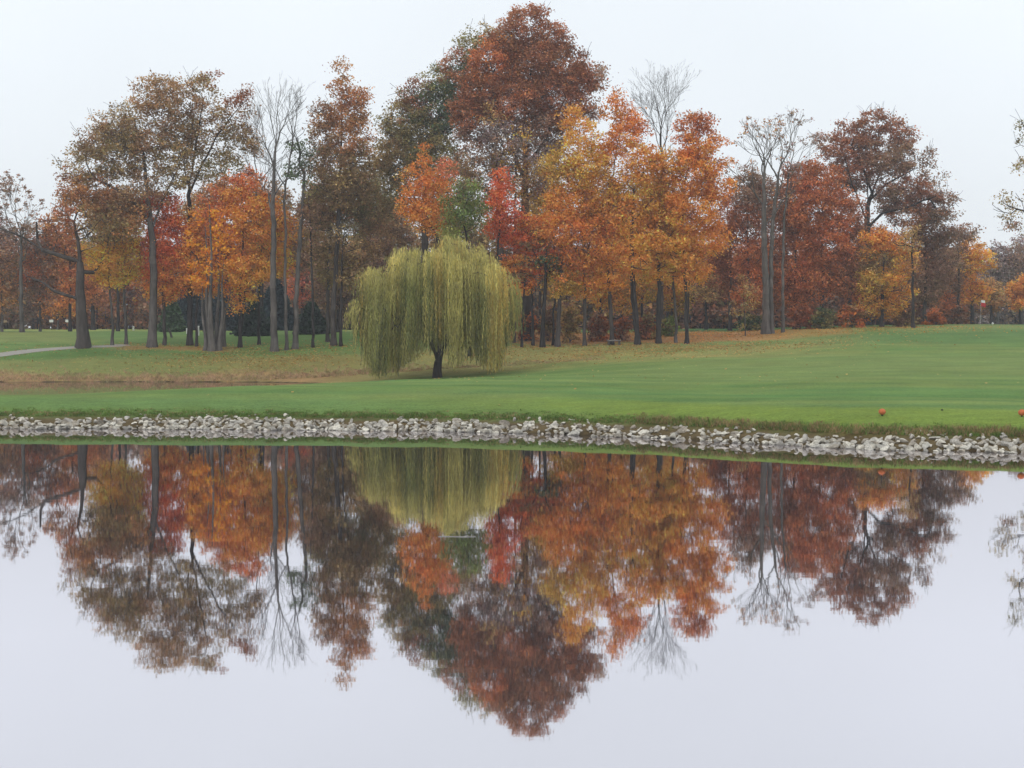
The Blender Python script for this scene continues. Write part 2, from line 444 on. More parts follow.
def tree(name, label, cat, group, px, D, tw, path, blobs, bark=MID, dens=1.0, nleaf=26, lsize=.2, spread=.55, gap=-1.0, limbs=(), up=.12,
         step=None, kill=None, flat=.6, rtip=.014, bare=False, wig=.25, depth=.85, lgain=1.0, zshift=0.0, twigs=1, hue=.045):
    """path: bole bearings/elevations; blobs: crown lobes (px, py, rx, ry, colour[, keep])"""
    k = D / F
    x0 = world_at(px, 330, D)[0]; base = np.array([x0, D, hz(x0, D) - .08])
    pts = [base]
    yj = 0.0
    for (a, b_) in path:
        yj += rng.normal(0, .12)
        p = world_at(a, b_, D); p[1] += yj
        p[0] *= (D + yj) / D
        pts.append(p)
    trunks = [(pts, None)]
    for lm in limbs:
        lp = []
        yo = 0.0; dy = rng.normal(0, .35)
        for (a, b_) in lm:
            q = world_at(a, b_, D); q[1] += yo; yo += dy; lp.append(q)
        trunks.append((lp, 'near'))
    A = []; AC = []; ISL = []
    for bl in blobs:
        bx, by, rx, ry, c = bl[:5]; rx *= 1.06; ry *= 1.06
        keep = bl[5] if len(bl) > 5 else 1.0
        cen = world_at(bx, by, D)
        cen[1] += rng.normal(0, .25) * rx * k
        a, b2, c2 = rx * k, max(rx, ry * .6) * k * depth, ry * k
        vol = 4.19 * a * b2 * c2
        n = max(8, int(dens * keep * (1.9 if bare else 5.6) * vol ** .9))
        d = rng.normal(0, 1, (n, 3)); d /= np.linalg.norm(d, axis=1)[:, None]
        rad = rng.random(n) ** (1 / 4.2)
        # lobed outline
        lob = 1 + .16 * np.sin(d[:, 0] * 5 + bx) * np.cos(d[:, 2] * 6 + by) + .07 * rng.normal(0, 1, n)
        q = cen + d * rad[:, None] * lob[:, None] * np.array([a, b2, c2])
        cc = muted(lin(C_[c]) if isinstance(c, str) else lin(c))
        A.append(q); AC.append(np.repeat(cc[None], n, 0))
    A = np.vstack(A); AC = np.vstack(AC)
    if gap > -1:
        g = gapnoise(A, 1.5) + .5 * gapnoise(A + 50, .7)
        m = g > gap; A = A[m]; AC = AC[m]
    zg = height(A[:, 0], A[:, 1]) + .35
    m = A[:, 2] > zg; A = A[m]; AC = AC[m]
    # neighbouring lobes bleed colour into each other in patches
    pn = gapnoise(A, 2.6)
    perm = rng.permutation(len(A))
    d2 = np.linalg.norm(A - A[perm], axis=1)
    sw = (d2 < 3.2) & (rng.random(len(A)) < .5)
    AC = np.where(sw[:, None], AC[perm], AC)
    AC = AC * (1 + .28 * pn[:, None]) * np.array([1, 1 - 0, 1])
    AC[:, 1] *= 1 + hue * 2.2 * gapnoise(A + 20, 1.7)
    st = step or .55; kl = kill or .62
    if len(A) > 1300:
        sub = rng.choice(len(A), 1300, replace=False)
    else: sub = np.arange(len(A))
    P, par = grow(trunks, A[sub], st, kl, up=up, wig=wig)
    root = empty(name, tuple(base + np.array([0, 0, .08])), label, cat, group)
    org = np.array(root.location)
    if twigs:
        tips = np.setdiff1d(np.arange(len(P)), par)
        src = rng.choice(tips, min(len(tips) * twigs, 6000)) if len(tips) else tips
        pd = P[src] - P[np.maximum(par[src], 0)]
        nd_ = pd / (np.linalg.norm(pd, axis=1)[:, None] + 1e-9) + rng.normal(0, .55, pd.shape) + np.array([0, 0, .25])
        nd_ /= np.linalg.norm(nd_, axis=1)[:, None]
        L1 = (.3 + .4 * rng.random((len(src), 1))) * (1.3 if bare else 1)
        newp = P[src] + nd_ * L1
        nd2 = nd_ + rng.normal(0, .3, nd_.shape) + np.array([0, 0, .25]); nd2 /= np.linalg.norm(nd2, axis=1)[:, None]
        n_0 = len(P)
        new2 = newp + nd2 * L1 * .9
        par = np.concatenate([par, src, np.arange(n_0, n_0 + len(src))]); P = np.vstack([P, newp, new2])
    bo = []
    for (lp, q_) in trunks[1:]:
        bo += [int(np.linalg.norm(P - lp[-1], axis=1).argmin()), int(np.linalg.norm(P - lp[len(lp) // 2], axis=1).argmin())]
    me = branch_mesh(P, par, tw * k / 2, rtip, bark, origin=org, boost=bo)
    link('trunk', me, root)
    if not bare:
        nl = int(nleaf * 1.45)
        # leaf clusters at every attractor, pulled slightly to the shoots that reached it
        me = leaf_mesh('crown', A, AC * LEAFGAIN * lgain, nl, lsize * .74, spread * 1.05, flat=flat, origin=org)
        BUDGET[0] += len(A) * nl
        link('crown', me, root)
    return root

# ------------------------------------------------------------------ terrain mesh
def axis(lo, hi, fine, far, grow_=1.12):
    mid = list(np.arange(lo, hi + 1e-6, fine))
    s = fine; v = mid[-1]
    while v < far: s *= grow_; v += s; mid.append(v)
    s = fine; v = mid[0]; pre = []
    while v > -far: s *= grow_; v -= s; pre.append(v)
    return np.array(pre[::-1] + mid)
xs = axis(-48, 48, .3, 4000)
ys = np.concatenate([[-300, -120, -60, -30, -15], np.arange(-8, 12, 1.0), np.arange(12, 36, 3.0)])
v = 36.0; yl = []
while v < 130: yl.append(v); v += .3
s = .3
while v < 6000: yl.append(v); s *= 1.1; v += s
ys = np.concatenate([ys, yl])
X, Y = np.meshgrid(xs, ys)
Xf = X.ravel(); Yf = Y.ravel()
Z = height(Xf, Yf)
PX = 512 + F * Xf / np.clip(Yf, 30, None)
S = Yf - shore(Xf)
def wob(sc, seed):
    return (np.sin(Xf / sc + seed) * np.sin(Yf / sc * 1.3 + seed * 2) + .6 * np.sin(Xf / sc * 2.3 + Yf / sc * 1.7 + seed * 3) + .4 * np.sin(Xf / sc * 5.1 - Yf / sc * 4.3 + seed)) / 2
def band(v, a, b, soft):
    return np.clip((v - a) / soft + .5, 0, 1) * np.clip((b - v) / soft + .5, 0, 1)
col = np.repeat(lin((98, 130, 84))[None], len(Xf), 0)
def blend(c, m):
    global col
    m = np.clip(m, 0, 1)[:, None]; col = col * (1 - m) + lin(c)[None] * m
Dw = Yf + 1.2 * wob(3.0, 1)
Sw = S + .35 * wob(1.2, 2)
# mown fairway stripes on the mound
blend((128, 148, 92), .6 * (.5 + .5 * np.sin(Yf * 1.9 + Xf * .22)) * band(S, 4, 60, 3))
blend((78, 118, 66), .45 * (.5 + .5 * np.sin(Yf * .8 - Xf * .1 + 1)) * band(S, 4, 60, 3))
blend((128, 136, 88), .45 * np.clip(wob(4.5, 5), 0, 1) * band(S, 3, 90, 3))
blend((82, 128, 78), .5 * band(Dw, 50, 54, 3) * band(PX, 560, 1500, 200))
blend((118, 138, 92), .6 * band(Dw, 62, 85, 8) * band(PX, 620, 1500, 120))
blend((86, 122, 80), .5 * band(Dw, 96, 106, 4) * band(PX, 800, 1500, 60))
blend((124, 140, 96), .75 * band(Dw, 108, 122, 5) * band(PX, 880, 1500, 50))
blend((66, 108, 66), .7 * band(Dw, 123, 134, 3) * band(PX, 930, 1500, 40))
blend((116, 140, 68), .8 * band(Sw, 1.8, 4.6, .8) * band(PX, 500, 2500, 300))
blend((88, 112, 60), .4 * band(Sw, 1.6, 2.1, .4))
blend((112, 100, 62), .75 * band(Sw, 1.2, 1.75, .4) * np.clip((PX - 500) / 250, .15, 1))
blend((96, 86, 70), band(S, -50, 1.25, .3) * (Yf > 20))
# bank beyond the inlet, the slope under the trees
L_ = band(PX, -3000, 600, 120)
blend((122, 130, 86), .85 * L_ * band(Dw, 90, 99, 3))
blend((160, 134, 108), .8 * (1 + .35 * wob(1.5, 7)) * band(PX, -3000, 380, 120) * band(Dw, 84, 92.6, 2.0))
blend((130, 112, 86), .3 * band(PX, 400, 520, 60) * band(Dw, 88, 90.5, 1))
blend((84, 120, 70), .8 * band(PX, -300, 130, 60) * band(Dw, 98, 102, 1.5))
blend((136, 124, 84), .5 * band(PX, 220, 380, 60) * band(Dw, 93, 99, 3))
blend((96, 128, 76), .8 * band(PX, 200, 420, 40) * band(Dw, 101, 118, 3))
blend((148, 146, 102), .8 * (.8 + .5 * wob(2.2, 9)) * band(PX, 380, 830, 120) * band(Dw, 86, 103, 4))
blend((104, 132, 84), .7 * band(PX, 640, 790, 60) * band(Dw, 97.5, 102.5, 2))
blend((172, 130, 100), .9 * band(PX, 520, 790, 25) * band(Dw, 103, 118, 1.5))
blend((150, 108, 74), .8 * band(PX, 440, 560, 40) * band(Dw, 106, 140, 3))
blend((70, 112, 72), .9 * band(PX, 655, 765, 30) * band(Dw, 119, 133, 2))
blend((150, 122, 84), .8 * band(PX, 120, 232, 20) * band(Dw, 102, 105, 1))
blend((160, 134, 92), .8 * band(PX, 760, 850, 30) * band(Dw, 104, 118, 3))
blend((146, 160, 104), .8 * band(PX, -400, 380, 60) * band(Dw, 135, 400, 8))
blend((128, 136, 92), .6 * band(PX, -400, 80, 60) * band(Dw, 108, 130, 4))
blend((116, 98, 70), .8 * (Yf > 420) + 0)
blend((60, 52, 40), (Z < .03) * 1.0)
col = col * np.array([.99, .91, .68])
nx, ny = len(xs), len(ys)
ii, jj = np.meshgrid(np.arange(ny - 1), np.arange(nx - 1), indexing='ij')
a = (ii * nx + jj).ravel()
faces = np.stack([a, a + 1, a + nx + 1, a + nx], 1)
g = link('ground', mesh_np('ground', np.stack([Xf, Yf, Z], 1), faces, 4, col, M_GROUND, smooth=True))
tag(g, kind='structure')
wv = np.array([[-400, -2, 0], [400, -2, 0], [400, 130, 0], [-400, 130, 0]], float)
w = link('water', mesh_np('water', wv, [0, 1, 2, 3], 4, None, M_WATER)); tag(w, kind='structure')

# cart path: a ribbon lying on the slope
ctrl = [(-300, 94.0), (-120, 96.2), (0, 100.0), (40, 102.2), (75, 103.4), (98, 104.0), (112, 104.6), (122, 105.6)]
pc = np.array([[(p - 512) / F * d, d] for p, d in ctrl])
tt = np.linspace(0, len(pc) - 1, 160)
cx = np.interp(tt, range(len(pc)), pc[:, 0]); cy = np.interp(tt, range(len(pc)), pc[:, 1])
kk = np.hanning(21); kk /= kk.sum()
cx = np.convolve(np.pad(cx, 10, mode='reflect', reflect_type='odd'), kk, 'valid'); cy = np.convolve(np.pad(cy, 10, mode='reflect', reflect_type='odd'), kk, 'valid')
tx = np.gradient(cx); ty = np.gradient(cy); ln = np.hypot(tx, ty); nxv = -ty / ln; nyv = tx / ln
PV = []
for u_ in np.linspace(-.85, .85, 7):
    xx = cx + nxv * u_; yy = cy + nyv * u_
    PV.append(np.stack([xx, yy, height(xx, yy) + .05 - .04 * (abs(u_) > .8)], 1))
PV = np.stack(PV, 1); nn_ = len(cx)
ii, jj = np.meshgrid(np.arange(nn_ - 1), np.arange(6), indexing='ij'); a = (ii * 7 + jj).ravel()
M_PATH = mat_plain('path_asphalt', lin((150, 144, 136)), namp=.12, nscale=4)
pth = link('path', mesh_np('path', PV.reshape(-1, 3), np.stack([a, a + 1, a + 8, a + 7], 1), 4, None, M_PATH, smooth=True)); tag(pth, kind='structure')

exec_trees = True
# ------------------------------------------------------------------ TREES
OAK = 'oaks standing above the wood'; MAP = 'maples in autumn colour'; BARE = 'leafless trees'; BACK = 'trees in the wood behind'; SHR = 'shrubs under the trees'
if exec_trees:
    tree('oak_tree', 'thick-trunked oak with long bare crooked limbs beside the pale cart path', 'tree', OAK, 83, 103, 12.5,
         [(82, 320), (80, 290), (80, 262), (78, 240), (74, 222)],
         [(78, 208, 26, 20, 'obrown'), (60, 222, 16, 22, 'rbrown'), (100, 222, 26, 22, 'olivebr'), (122, 228, 16, 16, 'olivebr', .7), (72, 196, 14, 12, 'rbrown'), (130, 215, 16, 14, 'obrown')],
         bark=MID, dens=1.0, gap=-.3, limbs=[[(80, 264), (66, 257), (45, 250), (28, 238), (8, 230)], [(78, 296), (66, 295), (54, 291), (44, 283), (34, 279)], [(81, 276), (92, 272), (98, 262), (99, 254), (106, 249)], [(45, 250), (38, 240), (38, 222)]])
    tree('oak_tree', 'broad brown oak with a leaning grey trunk rising clear in front of the red maple', 'tree', OAK, 152, 104, 9,
         [(153, 320), (154, 280), (153, 240), (149, 205), (146, 180), (143, 150)],
         [(157, 96, 24, 20, 'brown'), (124, 122, 24, 20, 'olivebr'), (100, 142, 22, 20, 'brown'), (84, 165, 20, 20, 'olivebr'), (120, 155, 28, 26, 'olivebr'), (155, 135, 28, 30, 'brown'), (90, 190, 26, 16, 'obrown'), (135, 190, 30, 26, 'brown', .8), (172, 165, 22, 28, 'olivebr', .8), (110, 205, 26, 12, 'brown'),(72,178,10,10,'rbrown')],
         bark=GRAY, dens=1.25, gap=-.3, twigs=2, limbs=[[(150, 222), (138, 206), (118, 190), (95, 178)], [(152, 228), (162, 200), (172, 178)]])
    tree('oak_tree', 'tall open oak whose forked crown splits into three leafy heads', 'tree', OAK, 190, 106, 6,
         [(190, 320), (190, 280), (189, 240), (190, 205), (187, 180), (182, 150)],
         [(178, 92, 16, 16, 'brown'), (204, 88, 14, 16, 'olivebr'), (213, 80, 9, 10, 'rbrown'), (240, 98, 14, 12, 'rbrown'), (248, 118, 12, 16, 'brown'), (235, 142, 22, 22, 'olivebr'), (207, 125, 24, 26, 'brown'), (180, 130, 20, 26, 'olivebr'), (225, 172, 22, 14, 'olive', .7), (200, 165, 22, 18, 'olivebr', .7), (255, 150, 10, 8, 'brown')],
         bark=DARK, dens=1.2, gap=-.25, twigs=2, limbs=[[(189, 200), (200, 170), (215, 140), (238, 110)], [(188, 190), (196, 150), (206, 100)]])
    tree('maple_tree', 'bright red maple standing between two tall grey trunks', 'tree', MAP, 164, 106, 3.6,
         [(164, 310), (163, 280), (162, 250), (163, 215)],
         [(164, 212, 18, 18, 'red'), (172, 240, 20, 22, 'red'), (152, 255, 16, 26, 'red'), (175, 272, 18, 20, 'rorange'), (165, 290, 16, 12, 'orange'), (148, 280, 12, 12, 'rorange')], dens=1.5, nleaf=34, bark=MID)
    tree('maple_tree', 'small bright yellow maple on a thin trunk just right of the thick-trunked oak', 'tree', MAP, 112, 105, 3.2,
         [(112, 320), (110, 295), (109, 270)],
         [(106, 262, 16, 16, 'yellow'), (112, 278, 15, 9, 'gold'), (98, 250, 12, 12, 'gold')], dens=1.7, nleaf=34, bark=GRAY)
    tree('maple_tree', 'slim yellow maple with orange-tinted top between the small yellow maple and red maple', 'tree', MAP, 126, 106, 3.2,
         [(126, 320), (124, 290), (122, 262)],
         [(124, 243, 16, 20, 'yellow'), (128, 262, 14, 16, 'yellow'), (112, 222, 18, 16, 'tan'), (136, 272, 8, 10, 'gold')], dens=1.6, nleaf=34, bark=GRAY)
    tree('maple_tree', 'orange maple with the dark slender trunk right beside the tall open oak', 'tree', MAP, 196.5, 105, 3.0,
         [(196, 315), (196, 280), (197, 240)],
         [(194, 250, 12, 24, 'orange'), (198, 280, 13, 16, 'orange'), (196, 225, 10, 16, 'rorange')], dens=1.5, nleaf=32, bark=DARK)
    # clump of grey stems
    root = empty('multi_stem_tree', (world_at(213, 330, 102.5)[0], 102.5, hz(world_at(213, 330, 102.5)[0], 102.5)), 'clump of thick grey stems sprouting from one base with few leaves', 'tree')
    trunksP = []; off = 0; Ps = []; pars = []
    for k_, (dx, lean, h_, r_) in enumerate([(-.55, -.25, 5.2, .16), (-.35, -.1, 9.0, .2), (-.08, .05, 10.5, .24), (.22, .1, 8.5, .2), (.5, .22, 6.5, .17), (.02, -.35, 4.2, .12), (.38, .5, 4.5, .12)]):
        nseg = 16; q = []
        for t_ in range(nseg + 1):
            f_ = t_ / nseg
            q.append([dx + lean * f_ * 1.5 + .06 * math.sin(f_ * 9 + k_), .3 * math.sin(k_ * 2.4) + .4 * f_ * math.cos(k_ * 2), f_ * h_ - .08])
        q = np.array(q)
        me = branch_mesh(q, np.arange(-1, nseg), r_, .03, GRAY * 1.2, K=7, expo=.01, flare=.6)
        # taper by height
        co = np.zeros(len(me.vertices) * 3); me.vertices.foreach_get('co', co); co = co.reshape(-1, 3)
        cen = np.stack([np.interp(co[:, 2], q[:, 2], q[:, 0]), np.interp(co[:, 2], q[:, 2], q[:, 1]), co[:, 2]], 1)
        co = cen + (co - cen) * (1 - .65 * np.clip(co[:, 2:3] / h_, 0, 1)); me.vertices.foreach_set('co', co.ravel())
        link('stem', me, root)
    cA = np.array([[rng.normal(0, .9), rng.normal(0, .6), rng.uniform(4.5, 10)] for _ in range(55)])
    link('crown', leaf_mesh('crown', cA, np.repeat(lin(C_['orange'])[None], 55, 0) * LEAFGAIN, 24, .2, .5), root)

    tree('maple_tree', 'pinkish orange maple rising over the clump of grey stems', 'tree', MAP, 224, 105, 4.0,
         [(224, 315), (223, 280), (222, 240), (222, 210)],
         [(218, 215, 18, 26, (196, 116, 66)), (208, 240, 16, 24, 'orange'), (222, 255, 20, 20, (200, 118, 60)), (214, 280, 18, 16, 'orange'), (228, 190, 12, 14, 'obrown')], dens=1.35, nleaf=32, bark=GRAY)
    tree('maple_tree', 'wide orange maple with twin trunks and low hanging branches', 'tree', MAP, 240, 104, 4.2,
         [(240, 315), (241, 280), (243, 240), (243, 205)],
         [(245, 182, 15, 16, (206, 112, 56)), (240, 205, 18, 20, 'orange'), (254, 225, 22, 22, 'orange'), (238, 245, 18, 22, 'orange'), (250, 270, 26, 16, 'gold'), (242, 292, 14, 10, 'orange'), (236, 305, 9, 6, 'orange')], dens=1.35, nleaf=32, bark=DARK,
         limbs=[[(241, 338), (245, 300), (246, 260)]])
    tree('maple_tree', 'golden orange maple on a thin trunk left of the thick bare-limbed grey tree', 'tree', MAP, 259, 106, 3.2,
         [(259, 315), (260, 280), (262, 240)],
         [(266, 215, 16, 22, 'orange'), (275, 240, 16, 20, 'gold'), (262, 262, 20, 16, 'gold'), (280, 265, 14, 14, 'gold'), (290, 225, 9, 18, 'orange')], dens=1.3, nleaf=32, bark=DARK)
    bare_tree('bare_tree', 'tall leafless tree forking high with a small orange tuft low on its thick trunk', 274.5, 101.5, 7.5,
         [(274, 310), (273, 280), (274, 240), (273, 200), (275, 160), (277, 135)],
         [(277, 135, .1, 1, 34), (276, 150, .35, 1, 42), (275, 165, -.35, 1, 52), (273, 200, .5, 1, 40), (273, 215, -.55, 1, 50), (277, 140, -.2, 1, 36)], GRAY, spread=.42)
    bare_tree('bare_tree', 'slender leafless tree whose crooked stem bends just right of the thick bare tree', 286.5, 102, 3.6,
         [(286, 310), (285, 270), (286, 230), (284, 200), (289, 165), (292, 145)],
         [(292, 145, .1, 1, 40), (290, 160, .5, 1, 42), (286, 185, -.4, 1, 40)], GRAY, spread=.42)
    tree('oak_tree', 'dark green-leaved tree with a leaning grey trunk in front of the spruces', 'tree', OAK, 295, 102.5, 6,
         [(296, 310), (298, 270), (300, 235), (303, 200), (304, 180)],
         [(302, 146, 12, 14, 'dgreen'), (312, 158, 10, 12, 'dgreen'), (298, 172, 14, 12, 'dgreen'), (308, 190, 12, 10, 'olive')], bark=GRAY, dens=1.1, gap=-.05)
    tree('oak_tree', 'tall narrow rusty brown tree with a pointed top left of the willow', 'tree', OAK, 334, 104, 6,
         [(333, 310), (336, 270), (338, 230), (339, 190), (341, 150), (342, 110)],
         [(342, 72, 9, 12, 'obrown'), (340, 88, 10, 10, 'obrown'), (352, 98, 14, 12, 'obrown'), (361, 96, 8, 8, 'obrown'), (342, 118, 22, 18, 'obrown'), (322, 112, 9, 14, 'pbrown'), (324, 138, 14, 20, 'brown'), (352, 140, 20, 20, 'obrown'), (335, 165, 24, 20, 'brown'), (360, 170, 16, 24, 'olivebr'), (345, 190, 24, 20, 'olivebr')], bark=MID, dens=1.5, nleaf=28, gap=-.6)
    tree('oak_tree', 'drab olive tree with drooping lower branches left of the willow', 'tree', OAK, 328, 107, 4,
         [(328, 310), (328, 270), (332, 230)],
         [(330, 205, 24, 22, 'brown'), (352, 220, 20, 24, 'olive'), (325, 240, 20, 20, 'olivebr'), (372, 205, 18, 26, 'olivebr'), (372, 240, 16, 22, 'brown'), (340, 268, 24, 20, 'olivebr'), (362, 195, 18, 18, 'olive'), (312, 212, 14, 18, 'brown')], bark=MID, dens=1.6, gap=-.8)
    tree('oak_tree', 'thin dark-stemmed tree with sparse pinkish brown leaves before the round spruce', 'tree', OAK, 313, 103, 3.0,
         [(313, 310), (312, 270), (311, 230), (309, 190)],
         [(310, 215, 14, 24, 'pbrown'), (314, 180, 12, 22, 'olivebr'), (316, 250, 12, 18, 'brown')], bark=DARK, dens=.9, gap=-.05)
    tree('oak_tree', 'thin straight tree right of the drab olive tree and nearest the willow', 'tree', OAK, 341, 103.5, 3.4,
         [(341, 310), (342, 270), (343, 240)],
         [(345, 240, 16, 22, 'olivebr'), (350, 262, 14, 18, 'brown')], bark=DARK, dens=.9, gap=-.05)
    tree('oak_tree', 'greenish olive oak sloping down the left flank of the great russet oak', 'tree', OAK, 426, 109, 9,
         [(426, 310), (425, 260), (425, 210), (428, 170), (435, 130)],
         [(400, 118, 15, 18, 'olivebr'), (418, 100, 18, 18, 'rbrown'), (440, 84, 18, 18, 'olive'), (455, 66, 14, 14, 'rbrown'), (472, 46, 16, 16, 'olive'), (490, 36, 12, 12, 'olivebr'), (440, 110, 24, 26, 'dgreen'), (415, 135, 28, 26, 'olive'), (400, 165, 22, 26, 'olivebr'), (435, 160, 26, 26, 'olive'), (465, 90, 20, 30, 'dgreen'), (385, 150, 10, 24, 'olivebr'), (392, 195, 18, 20, 'olive'),(384,122,6,12,'olive',.6)], bark=MID, dens=1.35, nleaf=28)
    tree('oak_tree', 'great russet oak, the highest crown of the whole wood', 'tree', OAK, 527, 106, 11,
         [(527, 310), (526, 260), (525, 215), (526, 175), (524, 130), (526, 90)],
         [(528, 20, 18, 15, 'rbrown'), (512, 40, 20, 18, 'rbrown'), (550, 38, 18, 18, 'rbrown'), (530, 62, 30, 24, 'rbrown'), (495, 66, 22, 24, 'rust'), (480, 90, 22, 24, 'rbrown'), (565, 68, 22, 22, 'rbrown'), (585, 78, 14, 14, 'rbrown'), (598, 80, 8, 16, 'pbrown'), (560, 100, 26, 24, 'rbrown'), (515, 100, 30, 26, 'rbrown'), (590, 108, 12, 14, 'pbrown', .6), (480, 125, 22, 20, 'pbrown'), (540, 135, 30, 22, 'pbrown', .8), (462, 112, 12, 20, 'rbrown')],
         bark=MID, dens=1.8, nleaf=30, lgain=1.15, twigs=1, limbs=[[(525, 180), (512, 150), (498, 115), (490, 80)], [(526, 170), (545, 140), (562, 105)]])
    tree('oak_tree', 'brownish grey twiggy tree with thin foliage below the great russet oak', 'tree', OAK, 500, 104, 7,
         [(500, 310), (501, 260), (500, 215), (498, 175)],
         [(480, 165, 26, 24, 'pbrown'), (455, 180, 20, 24, 'olivebr'), (505, 150, 22, 26, 'pgrey'), (520, 190, 18, 24, 'brown'), (545, 170, 18, 26, 'pgrey'), (475, 200, 24, 18, 'brown'), (430, 195, 14, 18, 'olivebr')], bark=GRAY, dens=1.2, nleaf=22, gap=-.5, twigs=3)
    tree('maple_tree', 'orange maple showing its crown above the left shoulder of the willow', 'tree', MAP, 440, 99, 4.5,
         [(440, 310), (440, 270), (437, 235), (436, 205)],
         [(424, 158, 8, 11, 'rorange'), (418, 180, 13, 16, 'rorange'), (436, 190, 15, 18, 'orange'), (410, 205, 14, 16, 'rorange'), (430, 215, 20, 18, 'orange'), (448, 172, 8, 14, (190, 108, 70))], dens=1.7, nleaf=32, lsize=.19, bark=DARK, limbs=[[(437, 232), (424, 212), (414, 196)]])
    tree('maple_tree', 'light green leafy tree peeping over the top of the willow', 'tree', MAP, 470, 97, 3.6,
         [(470, 310), (468, 270), (467, 240)],
         [(468, 190, 10, 12, 'green'), (458, 205, 14, 14, 'green'), (474, 212, 14, 16, (112, 120, 56)), (455, 228, 16, 12, (130, 126, 56))], dens=1.8, nleaf=32, lsize=.18, bark=DARK)
    tree('maple_tree', 'narrow scarlet maple with a tall thin crown right of the light green tree', 'tree', MAP, 497, 100, 3.6,
         [(497, 310), (497, 270), (499, 235)],
         [(502, 182, 11, 14, 'red'), (496, 205, 12, 16, 'red'), (508, 215, 12, 14, (206, 88, 62)), (500, 228, 12, 10, 'red')], dens=1.9, nleaf=34, bark=DARK)
    tree('maple_tree', 'small ragged yellow maple between the scarlet crown and great russet oak', 'tree', MAP, 514, 104, 3.2,
         [(514, 310), (515, 250), (515, 200)],
         [(518, 140, 9, 12, 'yellow'), (512, 156, 14, 11, 'gold'), (492, 162, 10, 8, 'oliveyel'), (492, 120, 10, 14, 'tan', .6), (524, 170, 8, 10, 'gold'), (518, 190, 8, 14, 'oliveyel')], dens=1.4, bark=MID, gap=-.1)
    tree('maple_tree', 'low red maple spreading in layers just right of the willow', 'tree', MAP, 533, 101.5, 3.2,
         [(533, 320), (532, 290), (531, 265)],
         [(520, 242, 18, 9, 'red'), (538, 252, 16, 8, 'red'), (520, 262, 16, 10, 'rorange'), (540, 270, 16, 7, 'red'), (524, 285, 11, 12, 'rorange'), (527, 222, 10, 9, 'rorange')], dens=2.0, nleaf=34, bark=DARK, flat=.35)
    tree('maple_tree', 'mottled maple shading from gold at the top to red in the middle', 'tree', MAP, 585, 101, 3.8,
         [(585, 310), (584, 270), (584, 230), (582, 190)],
         [(572, 118, 10, 10, 'gold'), (580, 138, 15, 16, 'gold'), (560, 165, 16, 20, 'oliveyel'), (585, 170, 22, 20, 'gold'), (570, 205, 26, 20, 'orange'), (560, 230, 26, 16, 'rorange'), (588, 232, 22, 18, 'rorange'), (575, 258, 26, 14, 'rorange'), (562, 282, 20, 14, 'oliveyel'), (583, 285, 16, 12, 'orange')], dens=1.6, nleaf=34, lsize=.2, bark=MID)
    tree('maple_tree', 'slim orange maple with a bright red-orange pointed top above the others', 'tree', MAP, 612, 101.5, 4.6,
         [(611, 310), (608, 270), (606, 230), (612, 180), (618, 140)],
         [(618, 97, 9, 10, 'rorange'), (612, 114, 10, 10, 'orange'), (630, 120, 13, 13, 'rorange'), (622, 140, 18, 14, 'rorange'), (642, 128, 10, 6, 'rust'), (606, 155, 14, 18, 'orange'), (600, 190, 20, 20, 'gold'), (608, 222, 22, 20, 'orange'), (600, 250, 20, 16, 'orange'), (610, 278, 14, 14, 'gold')], dens=1.5, nleaf=34, bark=MID, gap=-.4)
    tree('maple_tree', 'deep golden maple on a thick dark double trunk', 'tree', MAP, 638, 101, 6.0,
         [(636, 310), (633, 270), (632, 230), (634, 190)],
         [(640, 165, 18, 18, 'orange'), (628, 190, 16, 18, 'gold'), (646, 200, 18, 20, 'gold'), (630, 225, 18, 18, 'orange'), (645, 245, 18, 16, 'gold'), (628, 262, 16, 14, 'orange')], dens=1.55, nleaf=34, bark=DARK, limbs=[[(634, 342), (632, 300), (631, 270)]])
    tree('maple_tree', 'golden maple on a single straight dark trunk between the double trunk and twin stems', 'tree', MAP, 659, 102, 5.5,
         [(659, 310), (659, 280), (658, 240), (660, 200)],
         [(668, 170, 16, 18, 'gold'), (656, 185, 14, 18, 'gold'), (664, 210, 20, 20, 'gold'), (655, 238, 18, 16, 'orange'), (670, 250, 18, 16, 'gold'), (660, 272, 16, 12, 'gold')], dens=1.55, nleaf=34, bark=DARK)
    tree('maple_tree', 'red-topped orange maple spreading right over twin close-set trunks', 'tree', MAP, 687, 101.5, 4.4,
         [(686, 310), (685, 270), (682, 230), (684, 190), (690, 160)],
         [(695, 125, 20, 9, 'rust'), (682, 138, 12, 10, 'rust'), (700, 148, 24, 14, 'rorange'), (722, 158, 12, 10, 'rorange', .8), (690, 175, 24, 18, 'orange'), (712, 190, 18, 16, 'rorange'), (690, 210, 24, 20, 'orange'), (700, 240, 24, 16, 'orange'), (680, 250, 20, 16, 'gold'), (692, 272, 18, 14, 'orange'), (716, 235, 12, 12, 'orange')], dens=1.5, nleaf=34, bark=DARK, limbs=[[(691, 342), (689, 300), (690, 262)]], gap=-.4)
    tree('maple_tree', 'thin pale-based maple with a small orange crown left of the twin trunks', 'tree', MAP, 676, 102.5, 3.2,
         [(676, 320), (674, 290), (672, 250), (670, 210)],
         [(672, 222, 14, 20, 'orange'), (675, 260, 12, 16, 'gold')], dens=1.5, nleaf=34, bark=GRAY)
